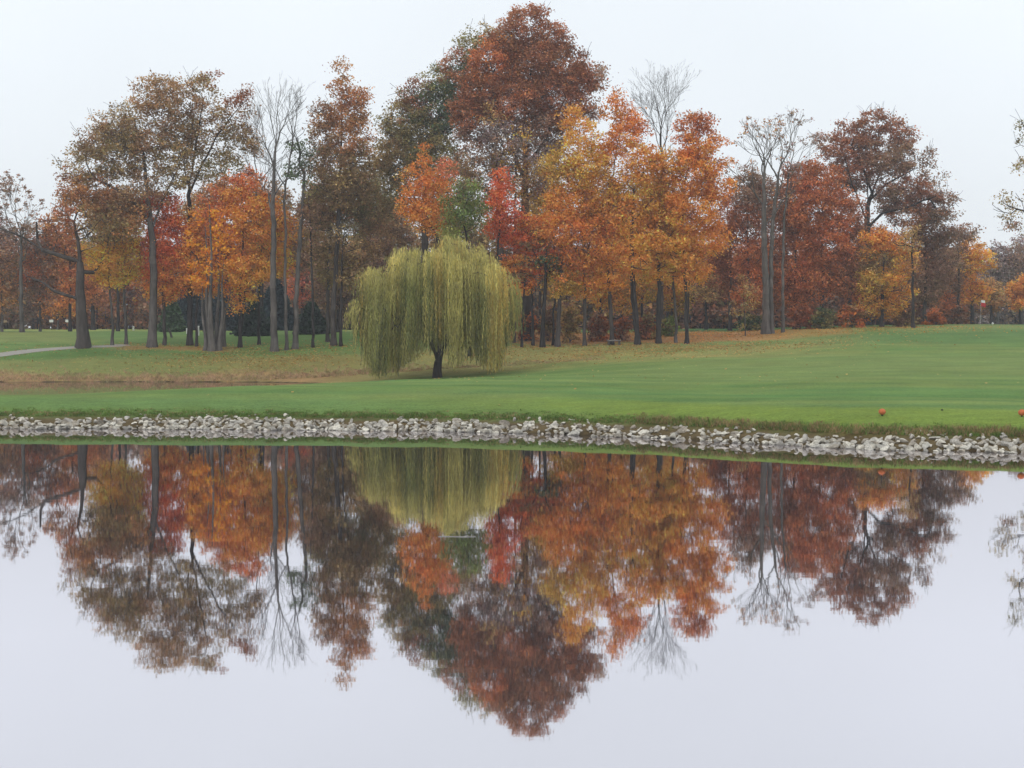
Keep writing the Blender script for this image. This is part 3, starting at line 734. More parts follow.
    bare_tree('bare_tree', 'tall leafless tree with a fan of fine upright twigs above the orange maples', 661, 112, 5,
         [(661, 310), (661, 250), (661, 200), (662, 160), (661, 130)],
         [(661, 130, 0, 1, 58), (661, 140, .25, 1, 62), (661, 140, -.25, 1, 60), (661, 155, .5, 1, 62), (661, 155, -.5, 1, 58), (661, 170, .75, 1, 50), (661, 125, .12, 1, 60), (661, 128, -.12, 1, 56)], MID, spread=.4, Lk=.72, depth=5)
    # dark trunks right of the willow
    for (p_, D_, t_, lb, bl) in [
        (522, 100.5, 2.6, 'thin dark trunk with a hidden crown touching the right edge of the willow', [(520, 268, 10, 12, 'olivebr'), (528, 250, 9, 10, 'rbrown')]),
        (543, 100.5, 5.2, 'thickest dark slanting trunk of the group right of the willow', [(546, 262, 14, 8, 'dgreen'), (552, 250, 12, 10, 'dred'), (540, 240, 12, 10, 'rorange')]),
        (553, 101.5, 2.6, 'thin dark straight trunk just right of the thickest slanting one', [(555, 268, 10, 10, 'dgreen'), (556, 250, 9, 12, 'brown')]),
        (558, 100.8, 5.6, 'broad slate grey trunk, last of the dark trunks right of the willow', [(562, 262, 13, 10, 'olive'), (556, 275, 10, 8, 'dgreen')])]:
        tree('woodland_tree', lb, 'tree', 'dark trunks right of the willow', p_, D_, t_, [(p_ + .5, 320), (p_ + 2, 295), (p_ + 3, 272), (p_ + 3, 255)], bl, bark=DARK * (1.6 if p_ == 558 else .7), dens=1.5, nleaf=28)
    # right-hand group
    bare_tree('bare_tree', 'thick pale grey trunk, left one of a close pair, under a nearly leafless whitish crown', 766, 110, 8,
         [(766, 300), (765, 260), (764, 220), (764, 180), (765, 160)],
         [(765, 160, -.15, 1, 36), (764, 180, -.5, 1, 44), (765, 170, .15, 1, 40), (764, 205, -.55, 1, 40), (765, 165, -.3, 1, 40), (764, 230, .5, 1, 36)], GRAY * 1.25, leaves=('obrown', .15), spread=.46, Lk=.8, depth=5)
    bare_tree('bare_tree', 'grey stem pressed against the right side of the thick pale trunk, its twigs reaching higher', 771.5, 110.3, 5.5,
         [(771, 300), (771, 260), (773, 220), (778, 180), (783, 150)],
         [(783, 150, .1, 1, 34), (781, 165, .45, 1, 40), (779, 178, -.25, 1, 46), (776, 200, .5, 1, 36)], GRAY * 1.25, leaves=('brown', .08), spread=.46, Lk=.8, depth=5)
    bare_tree('bare_tree', 'slim pale straight trunk rising right of the thick twin grey trunks', 783, 111, 3.4,
         [(783, 300), (783, 260), (784, 220), (788, 180), (792, 160)],
         [(792, 160, .1, 1, 36), (789, 178, .5, 1, 36), (787, 190, -.3, 1, 36), (785, 210, .6, 1, 30)], GRAY * 1.2, leaves=('pgrey', .6), spread=.46, Lk=.85)
    tree('oak_tree', 'large purplish russet oak with dark spreading limbs, highest crown on the right', 'tree', OAK, 866, 124, 9,
         [(866, 300), (866, 260), (867, 230), (868, 200), (866, 170)],
         [(885, 160, 26, 18, 'pbrown', .8), (858, 172, 22, 16, 'rbrown', .8), (838, 178, 16, 14, 'pbrown', .8), (895, 200, 22, 14, 'pbrown', .8), (925, 200, 18, 12, 'rbrown', .7), (875, 122, 18, 11, 'rbrown'), (852, 134, 18, 14, 'rbrown'), (893, 132, 16, 12, 'rbrown'), (822, 142, 8, 9, 'pbrown'), (832, 155, 14, 11, 'rbrown'), (862, 150, 22, 14, 'rbrown'), (908, 138, 10, 10, 'rbrown'), (905, 155, 18, 14, 'pbrown', .8), (925, 158, 8, 10, 'pbrown'), (930, 178, 12, 10, 'pbrown', .8), (915, 190, 18, 14, 'rbrown', .8), (942, 198, 14, 8, 'pbrown'), (890, 185, 20, 16, 'pbrown', .6), (935, 215, 18, 9, 'pbrown'), (905, 215, 18, 12, 'rbrown')],
         bark=DARK, dens=1.3, nleaf=28, gap=-.35, twigs=3, limbs=[[(867, 228), (880, 214), (905, 208), (930, 198)], [(867, 222), (858, 205), (846, 180), (838, 160)], [(867, 205), (878, 180), (890, 150)], [(867, 190), (862, 165), (852, 145)], [(868, 200), (885, 185), (912, 170)]], lsize=.22, lgain=1.15)
    RT = 'russet trees filling the right of the wood'
    for i, (p_, D_, bl, lb) in enumerate([
        (730, 122, [(728, 215, 14, 24, 'rust'), (722, 250, 16, 24, 'dred'), (738, 285, 18, 20, 'rbrown')], 'dull red tree filling the gap right of the red-topped orange maple'),
        (748, 119, [(750, 190, 16, 22, 'pbrown'), (745, 225, 16, 24, 'dred'), (752, 262, 18, 22, 'rust'), (748, 295, 14, 16, 'rust')], 'purplish red tree directly left of the thick twin grey trunks'),
        (795, 119, [(800, 180, 18, 18, 'dred'), (792, 210, 18, 22, 'rbrown'), (800, 245, 18, 24, 'dred'), (795, 282, 18, 20, 'rust')], 'dark red tree directly right of the slim pale trunk'),
        (822, 117, [(820, 185, 22, 20, 'rust'), (810, 215, 20, 22, 'rust'), (835, 215, 18, 24, 'rust'), (822, 250, 24, 22, 'rust'), (815, 285, 20, 20, 'rust'), (842, 270, 14, 22, 'rbrown')], 'broad rusty orange-red tree below the left side of the large russet oak'),
        (850, 121, [(850, 215, 14, 20, 'rbrown'), (852, 250, 14, 22, 'rbrown'), (852, 285, 14, 18, 'rust')], 'narrow brownish red tree under the trunk of the large russet oak'),
        (925, 126, [(930, 235, 18, 18, 'pbrown'), (915, 245, 16, 20, 'rbrown'), (940, 262, 16, 22, 'pbrown'), (925, 285, 20, 20, 'pbrown'), (950, 235, 10, 10, 'pbrown')], 'purple-brown tree on the right flank of the large russet oak'),
        (958, 135, [(966, 232, 11, 9, 'pbrown'), (955, 245, 12, 14, 'pbrown'), (952, 275, 12, 20, 'pbrown'), (950, 300, 12, 12, 'rust')], 'small purple-topped tree behind the yellow tree on the far right')]):
        tree('woodland_tree', lb, 'tree', RT, p_, D_, 4.0, [(p_, 305), (p_ + 1, 275), (p_, 240)], bl, bark=MID, dens=1.3, nleaf=28, lsize=.23, spread=.6)
    tree('maple_tree', 'orange and yellow maple at the foot of the large russet oak', 'tree', MAP, 882, 116, 4,
         [(882, 305), (883, 280), (884, 255)],
         [(873, 240, 13, 13, 'orange'), (896, 243, 15, 12, 'orange'), (905, 262, 10, 16, 'gold'), (880, 262, 20, 14, 'olivebr'), (872, 285, 16, 14, 'oliveyel'), (895, 290, 18, 18, 'gold'), (880, 308, 20, 10, 'gold')], dens=1.4, nleaf=30, bark=DARK, lsize=.22)
    tree('woodland_tree', 'tree with a single straight dark trunk between the yellow maple and purple tree', 'tree', BACK, 913.5, 112, 3.6,
         [(913, 305), (913, 270), (912, 240)], [(912, 238, 8, 14, 'tan'), (914, 262, 7, 10, 'obrown')], bark=DARK, dens=1.2)
    tree('maple_tree', 'tall amber maple at the far right edge of the wood', 'tree', MAP, 972, 140, 4,
         [(972, 305), (971, 280), (970, 255)],
         [(972, 250, 12, 12, 'gold'), (962, 268, 12, 14, 'gold'), (980, 262, 12, 12, 'gold'), (968, 290, 13, 14, 'orange'), (982, 290, 9, 10, 'orange')], dens=1.4, nleaf=28, lsize=.26, bark=DARK, lgain=.95)
    tree('maple_tree', 'small dusty orange maple right of the amber maple by the flag', 'tree', MAP, 992, 150, 3,
         [(991, 312), (991, 295)], [(990, 290, 12, 10, 'tan'), (994, 303, 13, 8, 'obrown')], dens=1.6, nleaf=26, lsize=.26, bark=DARK)
    tree('maple_tree', 'low orange maple touching the right edge of the picture', 'tree', MAP, 1020, 155, 3,
         [(1020, 312), (1020, 298)], [(1018, 290, 12, 10, 'gold'), (1032, 288, 14, 12, 'orange'), (1020, 302, 12, 8, 'orange')], dens=1.6, nleaf=26, lsize=.26, bark=DARK)
    tree('oak_tree', 'sparse-leaved oak reaching thin branches in from the right edge of the picture', 'tree', OAK, 1064, 106, 9,
         [(1064, 300), (1064, 260), (1062, 220), (1060, 180)],
         [(1003, 196, 11, 7, 'olivebr', .45), (1014, 212, 13, 9, 'olivebr', .6), (1012, 226, 9, 4, 'pbrown', .5), (1022, 165, 7, 9, 'olivebr', .25), (1037, 190, 14, 14, 'olivebr', .7), (1050, 160, 26, 24, 'olive'), (1085, 180, 30, 30, 'olivebr'), (1065, 130, 26, 22, 'olive'), (1095, 140, 26, 22, 'olive'), (1040, 225, 16, 14, 'olivebr'), (1024, 132, 6, 14, 'olive', .3)],
         bark=DARK, dens=1.2, nleaf=22, gap=-.15, twigs=2, limbs=[[(1062, 225), (1045, 215), (1025, 212), (1005, 206)], [(1061, 200), (1040, 180), (1022, 165)]])
    # far left
    bare_tree('bare_tree', 'thin twiggy tree with a few reddish leaves at the far left edge', 22, 128, 4.5,
         [(21, 305), (21, 270), (21, 245), (20, 230)],
         [(20, 230, 0, 1, 34), (20, 240, -.45, 1, 34), (21, 245, .4, 1, 36), (21, 255, -.6, 1, 30), (21, 262, .6, 1, 30)], GRAY, leaves=('pbrown', 1.3), spread=.5)
    bare_tree('bare_tree', 'feathery leafless tree rising grey behind the orange maples right of the forked open oak', 258, 122, 4,
         [(258, 300), (258, 250), (257, 200), (256, 180)],
         [(256, 180, 0, 1, 50), (256, 185, .4, 1, 50), (256, 190, -.3, 1, 46), (257, 200, .7, 1, 44)], GRAY, spread=.4)
    for i, (p_, D_, bl, lb, br) in enumerate([
        (2, 130, [(-6, 235, 16, 20, 'pgrey'), (6, 260, 18, 22, 'pbrown'), (0, 290, 16, 20, 'obrown')], 'dusky orange and mauve tree cut by the left edge of the picture', GRAY),
        (40, 132, [(38, 244, 18, 20, 'pbrown'), (30, 270, 18, 20, 'rust'), (45, 292, 16, 16, 'pbrown')], 'mauve-brown tree behind the long bare limb of the thick oak', GRAY),
        (58, 160, [(62, 285, 16, 18, 'obrown'), (70, 305, 16, 12, 'orange'), (50, 305, 14, 10, 'orange')], 'low rusty tree left behind the thick oak trunk', GRAY),
        (93, 150, [(95, 285, 14, 22, 'rbrown'), (92, 262, 14, 18, 'obrown')], 'tree with a stout red-brown trunk just right behind the thick oak', DARK),
        (108, 170, [(108, 300, 14, 16, 'gold'), (104, 280, 12, 12, 'tan')], 'faded gold tree far behind the small yellow maple', GRAY),
        (130, 172, [(128, 285, 14, 18, 'rust'), (134, 306, 14, 12, 'obrown')], 'faded rust tree far behind the slim yellow maple', GRAY),
        (148, 168, [(146, 290, 12, 18, 'rust'), (148, 310, 12, 8, 'orange')], 'faded orange tree far behind the red maple', GRAY)]):
        tree('woodland_tree', lb, 'tree', BACK, p_, D_, 4.5 if i == 3 else 2.4, [(p_, 312), (p_, 290), (p_, 270)], bl, bark=br, dens=.8, nleaf=24, lsize=.3, spread=.75)
    # wood behind the middle
    for i, (p_, D_, bl, lb) in enumerate([
        (302, 150, [(300, 285, 12, 18, (176, 96, 66)), (296, 262, 12, 18, 'rust')], 'pinkish orange tree glimpsed between the leaning grey trunk and round spruce'),
        (338, 128, [(335, 262, 18, 22, 'pbrown'), (330, 290, 18, 18, 'pbrown'), (350, 300, 16, 20, 'pbrown'), (345, 275, 18, 20, 'brown')], 'dark plum-brown tree behind the trunks left of the willow'),
        (364, 126, [(365, 260, 18, 24, 'pbrown'), (372, 290, 18, 24, 'pbrown')], 'dark brown tree behind the left curtain of the willow'),
        (392, 128, [(392, 235, 20, 28, 'brown'), (395, 280, 20, 30, 'pbrown')], 'dull brown tree hidden mostly behind the left half of the willow'),
        (455, 124, [(440, 230, 24, 30, 'brown'), (465, 250, 24, 34, 'olivebr')], 'brown tree hidden behind the middle of the willow'),
        (505, 122, [(498, 245, 20, 26, 'olivebr'), (508, 285, 16, 26, 'rbrown')], 'brown tree behind the right curtain of the willow'),
        (540, 120, [(540, 215, 22, 24, 'oliveyel'), (528, 240, 18, 20, 'dred'), (545, 190, 16, 22, 'oliveyel')], 'olive-yellow tree behind the low red layered maple'),
        (600, 122, [(600, 290, 18, 18, 'gold'), (590, 270, 20, 18, 'orange'), (615, 262, 18, 20, 'gold')], 'golden tree behind the trunks of the mottled and slim orange maples'),
        (642, 122, [(640, 285, 18, 20, 'oliveyel'), (628, 300, 14, 14, 'gold'), (652, 270, 16, 20, 'gold')], 'yellow tree behind the thick dark double trunk'),
        (672, 124, [(672, 285, 16, 20, 'gold'), (680, 300, 12, 16, 'oliveyel')], 'yellow-brown tree seen between the straight dark trunk and twin trunks'),
        (706, 134, [(712, 262, 14, 20, 'rust'), (708, 285, 12, 18, 'tan')], 'rusty tree standing beyond the leaf-strewn clearing'),
        (740, 136, [(738, 280, 18, 20, 'rbrown'), (752, 296, 16, 16, 'rust')], 'brown-red tree at the right back of the leaf-strewn clearing')]):
        tree('woodland_tree', lb, 'tree', BACK, p_, D_, 3.0, [(p_, 312), (p_, 290), (p_, 270)], bl, bark=DARK, dens=1.1, nleaf=26, lsize=.26, spread=.65)
    tree('sapling', 'slender young tree with thin pale yellow leaves in the leaf-strewn clearing', 'sapling', None, 745.5, 108, 1.3,
         [(745, 320), (744, 300), (744, 285)], [(746, 285, 9, 14, 'tan'), (742, 305, 12, 12, 'pale'), (750, 300, 8, 10, 'oliveyel')], bark=GRAY, dens=1.4, nleaf=14, lsize=.15, spread=.4, step=.3, kill=.35)

    for i, (p_, D_, bl, lb) in enumerate([
        (70, 132, [(68, 255, 18, 22, 'obrown'), (58, 240, 14, 16, 'rust'), (80, 285, 16, 18, 'rust')], 'rusty brown tree behind the crown of the thick-trunked oak'),
        (118, 130, [(112, 215, 22, 20, 'brown'), (130, 205, 18, 18, 'olivebr'), (120, 240, 20, 18, 'obrown')], 'brown tree filling in above the two yellow maples'),
        (205, 128, [(196, 215, 18, 18, 'brown'), (212, 200, 18, 16, 'obrown'), (205, 240, 20, 20, 'rust')], 'brownish tree behind the grey stem clump'),
        (262, 130, [(252, 195, 16, 16, 'obrown'), (276, 205, 16, 18, 'brown'), (265, 235, 22, 20, 'obrown'), (290, 240, 14, 22, 'pbrown')], 'dull brown tree behind the wide orange maple'),
        (318, 132, [(312, 225, 18, 20, 'pbrown'), (322, 200, 16, 20, 'brown'), (308, 255, 18, 18, 'pbrown')], 'mauve-brown tree behind the narrow rusty tree'),
        (384, 131, [(378, 180, 14, 22, 'olivebr'), (390, 215, 20, 22, 'olive'), (372, 225, 16, 22, 'brown'), (400, 245, 20, 24, 'olivebr'), (372, 265, 18, 22, 'brown')], 'olive brown tree between the narrow rusty tree and greenish olive oak'),
        (622, 128, [(610, 215, 20, 24, 'obrown'), (632, 235, 20, 22, 'orange'), (615, 250, 20, 20, 'gold')], 'orange-brown tree behind the slim orange maple'),
        (668, 130, [(660, 205, 20, 24, 'obrown'), (678, 225, 18, 24, 'rust'), (664, 250, 20, 20, 'orange')], 'orange-brown tree behind the single straight dark trunk'),
        (772, 131, [(765, 200, 20, 22, 'pbrown'), (780, 225, 20, 24, 'dred'), (768, 262, 22, 24, 'rbrown'), (782, 292, 18, 18, 'dred')], 'dark reddish tree behind the thick twin grey trunks'),
        (878, 134, [(872, 245, 22, 20, 'rbrown'), (890, 270, 20, 22, 'pbrown'), (862, 280, 18, 20, 'rbrown')], 'reddish purple tree behind the orange and yellow maple')]):
        tree('woodland_tree', lb, 'tree', BACK, p_, D_, 3.4, [(p_, 312), (p_, 290), (p_, 260)], bl, bark=DARK, dens=1.1, nleaf=22, lsize=.27, spread=.75)

# ------------------------------------------------------------------ shrubs: many stems from the ground
def shrub(label, px, D, wpx, hpx, c, c2, name='shrub'):
    k = D / F; x0 = world_at(px, 330, D)[0]; base = np.array([x0, D, hz(x0, D)])
    a, h = wpx * k / 2, hpx * k
    root = empty(name, tuple(base), label, 'shrub', SHR)
    n = int(22 + 14 * a * h)
    C0 = []
    for _ in range(n):
        t = rng.random() * 2 * math.pi; r = math.sqrt(rng.random())
        z = rng.random() ** .8
        w = math.sqrt(max(0, 1 - (z * .95) ** 2)) * .6 + .4
        C0.append([a * r * w * math.cos(t), a * .8 * r * w * math.sin(t), h * z * (.75 + .3 * rng.random())])
    C0 = np.array(C0)
    trunks = [([(0, 0, -.05), (0, 0, .15)], None)]
    P, par = grow(trunks, C0, .3, .35, up=.05, iters=60)
    link('stems', branch_mesh(P, par, .07, .01, MID, K=4, flare=.2), root)
    cc = np.where((rng.random(n) < .5)[:, None], lin(C_[c]), lin(C_[c2]))
    link('foliage', leaf_mesh('foliage', C0, cc * LEAFGAIN * .9, 30, .2, .42), root)
for s_ in [
    ('brown-green shrub between the slate grey trunk and mottled maple', 570, 104, 22, 34, 'olivebr', 'tan'),
    ('dark red shrub at the foot of the mottled maple', 600, 105.5, 20, 26, 'dred', 'pbrown'),
    ('purple-red low shrub behind the slim orange maple base', 622, 105, 18, 22, 'pbrown', 'dred'),
    ('mixed brown shrub left of the straight dark trunk', 647, 106, 18, 26, 'rbrown', 'olive'),
    ('green-tinged shrub right of the straight dark trunk', 669, 109, 14, 20, 'green', 'olive'),
    ('olive shrub seen between the dark trunks right of the willow', 548, 106, 20, 36, 'pbrown', 'olivebr'),
    ('rusty shrub at the right edge of the willow', 528, 106, 20, 30, 'rbrown', 'rust'),
    ('dark evergreen-looking shrub left of the thick twin grey trunks', 750, 118, 26, 16, 'dgreen', 'olive'),
    ('green bush in front of the rusty orange-red tree', 824, 115, 24, 20, 'dgreen', 'olive'),
    ('red-brown bush right of the slim pale trunk', 800, 116, 22, 26, 'rbrown', 'dred'),
    ('brown undergrowth bush below the narrow brownish red tree', 852, 116, 24, 24, 'rust', 'brown'),
    ('red bush under the purple-brown tree on the right', 936, 122, 18, 14, 'rust', 'dred'),
    ('purple-dark bush left of the single straight dark trunk on the right', 905, 117, 22, 18, 'pbrown', 'olivebr'),
    ('dull violet bush under the amber maple', 958, 132, 18, 18, 'pbrown', 'rbrown')]:
    shrub(*s_)

# ------------------------------------------------------------------ spruces
def spruce(label, px, D, wpx, toppy, c):
    k = D / F; x0 = world_at(px, 330, D)[0]; z0 = hz(x0, D)
    H = world_at(px, toppy, D)[2] - z0; a = wpx * k / 2
    root = empty('spruce_tree', (x0, D, z0), label, 'spruce', 'dark spruces beyond the trunks')
    q = np.array([[0, 0, t] for t in np.linspace(-.05, H, 12)])
    me = branch_mesh(q, np.arange(-1, 11), .18, .03, DARK, K=6, expo=.01)
    link('trunk', me, root)
    V = []; Cc = []
    nb = int(70 + H * 26)
    pos = []; dirs = []
    for i in range(nb):
        z = .2 + (H - .3) * (i / nb) ** 1.1; t = i * 2.39996 + rng.normal(0, .2)
        L = a * (1 - (z / H) ** 1.15) * (.8 + .3 * rng.random()) + .12
        m = int(8 + L * 22)
        u = rng.random(m) ** .8
        d = np.array([math.cos(t), math.sin(t), 0])
        p = np.array([0, 0, z]) + d * (u * L)[:, None]
        p[:, 2] += .12 * L - .38 * L * u + .2 * L * u ** 3
        p += rng.normal(0, 1, (m, 3)) * np.array([.13, .13, .05]) * (.5 + L * .5)
        pos.append(p); dirs.append(np.repeat(d[None], m, 0))
    pos = np.vstack(pos); n = len(pos)
    cl = np.repeat(lin(c)[None], n, 0)
    link('foliage', leaf_mesh('foliage', pos, cl * 1.25, 3, .24, .12, hang=.8, upbias=.2), root)
for s_ in [('small lighter green spruce right behind the red maple', 172, 128, 26, 296, (86, 104, 76)),
           ('blue-dark spruce left of the grey stem clump', 190, 146, 44, 272, (56, 70, 74)),
           ('blue-dark spruce between the grey stem clump and twin-trunked maple', 228, 145, 50, 270, (52, 66, 72)),
           ('dark green spruce right of the twin-trunked orange maple', 254, 117, 40, 300, (52, 66, 54)),
           ('tall blue-dark spruce behind the thick bare tree', 276, 140, 50, 278, (50, 66, 70)),
           ('round bushy dark spruce behind the thin dark-stemmed tree', 312, 119, 34, 302, (52, 68, 52))]:
    spruce(*s_)

# ------------------------------------------------------------------ far wood (one mass)
def far_wood(name, spec, seed):
    r = np.random.default_rng(seed)
    C0 = []; cc = []; boxes = []
    for (pa, pb, top, D0, D1, pal, n) in spec:
        for i in range(n):
            px = r.uniform(pa, pb); D = r.uniform(D0, D1)
            p = world_at(px, top + r.normal(0, 5), D); x, y, zt = p
            zb = hz(x, y); h = max(zt - zb, 2.5); w = r.uniform(1.6, 3.2)
            m = 20
            d = r.normal(0, 1, (m, 3)); d /= np.linalg.norm(d, axis=1)[:, None]; d *= (r.random(m) ** .3)[:, None]
            q = np.array([x, y, zb + h * .56]) + d * np.array([w, w, h * .46])
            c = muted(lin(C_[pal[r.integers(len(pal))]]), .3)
            C0.append(q); cc.append(np.repeat(c[None] * r.uniform(.75, 1.15), m, 0))
            q2 = np.stack([x + r.normal(0, 2.2, 7), y + r.normal(0, 2, 7), zb + r.uniform(.2, 2.6, 7)], 1)
            C0.append(q2); cc.append(np.repeat(c[None] * r.uniform(.6, .9), 7, 0))
            boxes.append((x, y, zb, h * .7, r.uniform(.08, .2)))
    C0 = np.vstack(C0); cc = np.vstack(cc)
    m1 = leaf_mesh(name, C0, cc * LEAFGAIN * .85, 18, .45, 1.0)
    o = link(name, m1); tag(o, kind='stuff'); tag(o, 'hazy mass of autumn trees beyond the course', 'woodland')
    V = []; Fc = []; cols = []
    for (x, y, z, h, rr) in boxes:
        b = len(V)
        for zz, rad in ((z - .1, rr), (z + h, rr * .5)):
            for k in range(5):
                V.append([x + rad * math.cos(k * 1.2566), y + rad * math.sin(k * 1.2566), zz]); cols.append(MID)
        for k in range(5): Fc += [b + k, b + (k + 1) % 5, b + 5 + (k + 1) % 5, b + 5 + k]
    t = link('trunks', mesh_np('trunks', V, Fc, 4, np.array(cols), M_BARK)); t.parent = o; tag(t, kind='stuff')
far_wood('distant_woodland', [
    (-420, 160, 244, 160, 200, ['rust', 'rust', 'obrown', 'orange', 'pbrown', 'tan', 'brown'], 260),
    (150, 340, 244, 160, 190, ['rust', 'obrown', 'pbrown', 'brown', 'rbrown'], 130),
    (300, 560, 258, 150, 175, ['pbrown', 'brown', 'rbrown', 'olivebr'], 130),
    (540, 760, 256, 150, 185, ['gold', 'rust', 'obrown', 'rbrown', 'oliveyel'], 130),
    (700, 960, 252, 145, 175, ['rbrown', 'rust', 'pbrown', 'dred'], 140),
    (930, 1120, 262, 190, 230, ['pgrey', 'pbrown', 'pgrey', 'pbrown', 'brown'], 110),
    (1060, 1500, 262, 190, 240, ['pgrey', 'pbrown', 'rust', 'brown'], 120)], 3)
for i, (p_, D_, bl, lb) in enumerate([
    (998, 172, [(1000, 262, 14, 18, 'pgrey'), (992, 280, 12, 14, 'pgrey'), (1012, 258, 10, 14, 'pbrown')], 'hazy mauve tree with a rounded top beyond the amber maple'),
    (1022, 175, [(1024, 256, 14, 18, 'pgrey'), (1014, 278, 14, 14, 'pgrey'), (1034, 272, 12, 14, 'pbrown')], 'hazy mauve tree cut by the right edge of the picture')]):
    tree('woodland_tree', lb, 'tree', BACK, p_, D_, 3, [(p_, 312), (p_, 290), (p_, 268)], bl, bark=GRAY, dens=.8, nleaf=20, lsize=.32, spread=.8)

# ------------------------------------------------------------------ the willow
def willow():
    D = 85.0; k = D / F
    x0 = world_at(437, 330, D)[0]; z0 = hz(x0, D)
    base = np.array([x0, D, z0])
    root = empty('weeping_willow', tuple(base), 'wide domed weeping willow with yellow-green strands hanging almost to the grass', 'willow')
    r = np.random.default_rng(11)
    def loc(px, py): return world_at(px, py, D) - base
    # outline: dome height as a function of direction
    Wl, Wr = (437 - 358) * k, (519 - 437) * k
    Ht = loc(450, 238)[2]
    heads = []   # curtain heads: where strands spill over
    prof = [(356, 305), (360, 282), (366, 270), (374, 266), (382, 269), (388, 264), (394, 252), (402, 246), (412, 249), (422, 243), (432, 244), (442, 238), (450, 240), (460, 236), (468, 238), (476, 246), (486, 247), (494, 257), (504, 263), (510, 272), (516, 282), (520, 298)]
    ppx = np.array([p[0] for p in prof], float); ppy = np.array([p[1] for p in prof], float)
    px2z = lambda x: np.interp(x, (ppx - 437) * k, [loc(a, b)[2] for a, b in prof])
    for i in range(210):
        t = r.uniform(0, 2 * math.pi); q = r.random() ** .5
        ax = (Wr if math.cos(t) > 0 else Wl) * .95
        x = ax * q * math.cos(t); y = 4.7 * q * math.sin(t)
        xe = math.copysign(min(math.hypot(x, y * ax / 4.7), ax * .99), x) if abs(x) > .3 else x
        mixx = x * .55 + xe * .45
        z = px2z(mixx) * (1.0 - .10 * (y / 4.7) ** 2) - abs(r.normal(0, .38)) + .05 * math.sin(x * 3.1) 
        if r.random() < .42: z -= r.uniform(.5, 3.2)
        if math.sin(x * 2.3 + 1) * math.sin(y * 1.9 + x) + .5 * math.sin(x * 5.1 + y * 2) > .62: continue
        heads.append((x, y, z))
    for _ in range(5): heads.append((-4.6 - r.uniform(.0, .55), r.normal(0, .6), r.uniform(4.0, 4.6)))
    heads = np.array(heads); hlow = np.abs(r.normal(0, .75, len(heads)))
    # limbs
    fork = loc(438, 362)
    trunks = [([(0, 0, -.1), (0, 0, .5), fork, loc(431, 340), loc(418, 312)], None), ([fork, loc(446, 342), loc(458, 312)], 'near'), ([fork, loc(438, 335), loc(440, 300)], 'near'),
              ([fork, fork + np.array([-.4, .9, 1.2]), fork + np.array([-.9, 1.9, 2.6])], 'near'), ([fork, fork + np.array([.5, -.9, 1.3]), fork + np.array([.8, -1.8, 2.7])], 'near')]
    P, par = grow(trunks, heads - np.array([0, 0, .25]), .35, .4, up=.1, wig=.12)
    link('trunk', branch_mesh(P, par, 4.2 * k, .014, MID * .7, K=7, flare=.35), root)
    # strands
    V = []; Cs = []
    yel = lin((198, 182, 112)); grn = lin((130, 136, 80)); drk = lin((76, 84, 50)); gold = lin((198, 162, 84))
    for hi, (hx, hy, hz_) in enumerate(heads):
        tone = r.random(); rad = math.hypot(hx / 4.8, hy / 4.7)
        outd = np.array([hx, hy, 0]); outd /= np.linalg.norm(outd) + .3
        cbase = grn * (1 - tone) + yel * tone
        if r.random() < .28: cbase = drk * .9 + grn * .1  # some tresses coloured dark to paint in the shaded gaps of the curtain
        if r.random() < .07: cbase = gold
        cbase = cbase * r.uniform(.72, 1.2)
        cb0 = cbase
        for s in range(19):
            cbase = (cb0 * .7 + (grn * (1 - (q_ := r.random())) + yel * q_) * .3) * r.uniform(.75, 1.2)
            st = np.array([hx, hy, hz_]) + np.array([r.normal(0, .2), r.normal(0, .2), r.normal(0, .16)])
            arc = r.uniform(.1, .5)
            # bottom of the strands: lower on the left and the middle, shorter on the right
            xw = st[0] + outd[0] * arc
            pxx = 437 + xw / k
            lowpy = np.interp(pxx, [340, 352, 356, 362, 370, 392, 402, 415, 425, 437, 448, 454, 470, 490, 500, 506, 514, 522], [335, 330, 352, 368, 378, 379, 366, 364, 356, 350, 358, 371, 362, 372, 374, 352, 344, 332])
            zl = loc(pxx, lowpy)[2] + abs(r.normal(0, .4)) + hlow[hi] + (r.random() < .4) * r.uniform(0, 2.0)
            if rad < .45 : zl += r.uniform(0.5, 2.5)
            zl = max(zl, .12)
            Ln = st[2] - zl
            if Ln < .6: continue
            n = int(Ln / .085)
            f = (np.arange(n) + r.random(n)) / n
            z = st[2] + .14 * np.sin(np.clip(f * Ln / .5, 0, 1) * math.pi) - Ln * f
            bow = arc * (1 - np.exp(-f * Ln / .7))
            sway = .05 * np.sin(f * 3.2 + r.uniform(0, 6)) + r.normal(0, .10) * f
            p = np.stack([st[0] + outd[0] * bow + sway, st[1] + outd[1] * bow + sway * .6, z], 1)
            p[:, :2] += r.normal(0, .022, (n, 2))
            th = r.uniform(0, 2 * math.pi, n)
            ln_ = r.uniform(.16, .32, n)[:, None]; wd = .013 + .010 * r.random((n, 1))
            dn = np.stack([.14 * np.cos(th), .14 * np.sin(th), -np.ones(n)], 1); dn /= np.linalg.norm(dn, axis=1)[:, None]
            sd = np.stack([-np.sin(th), np.cos(th), np.zeros(n)], 1)
            q = np.stack([p, p + dn * ln_ * .5 + sd * wd, p + dn * ln_, p + dn * ln_ * .5 - sd * wd], 1)
            V.append(q.reshape(-1, 3))
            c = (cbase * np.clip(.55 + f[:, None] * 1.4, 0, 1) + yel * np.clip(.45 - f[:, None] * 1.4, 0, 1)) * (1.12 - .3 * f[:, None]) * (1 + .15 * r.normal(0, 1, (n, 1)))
            Cs.append(np.repeat(np.clip(c, .01, .9), 4, axis=0))
    V = np.vstack(V); Cs = np.vstack(Cs) * 1.22
    print('willow leaves', len(V) // 4)
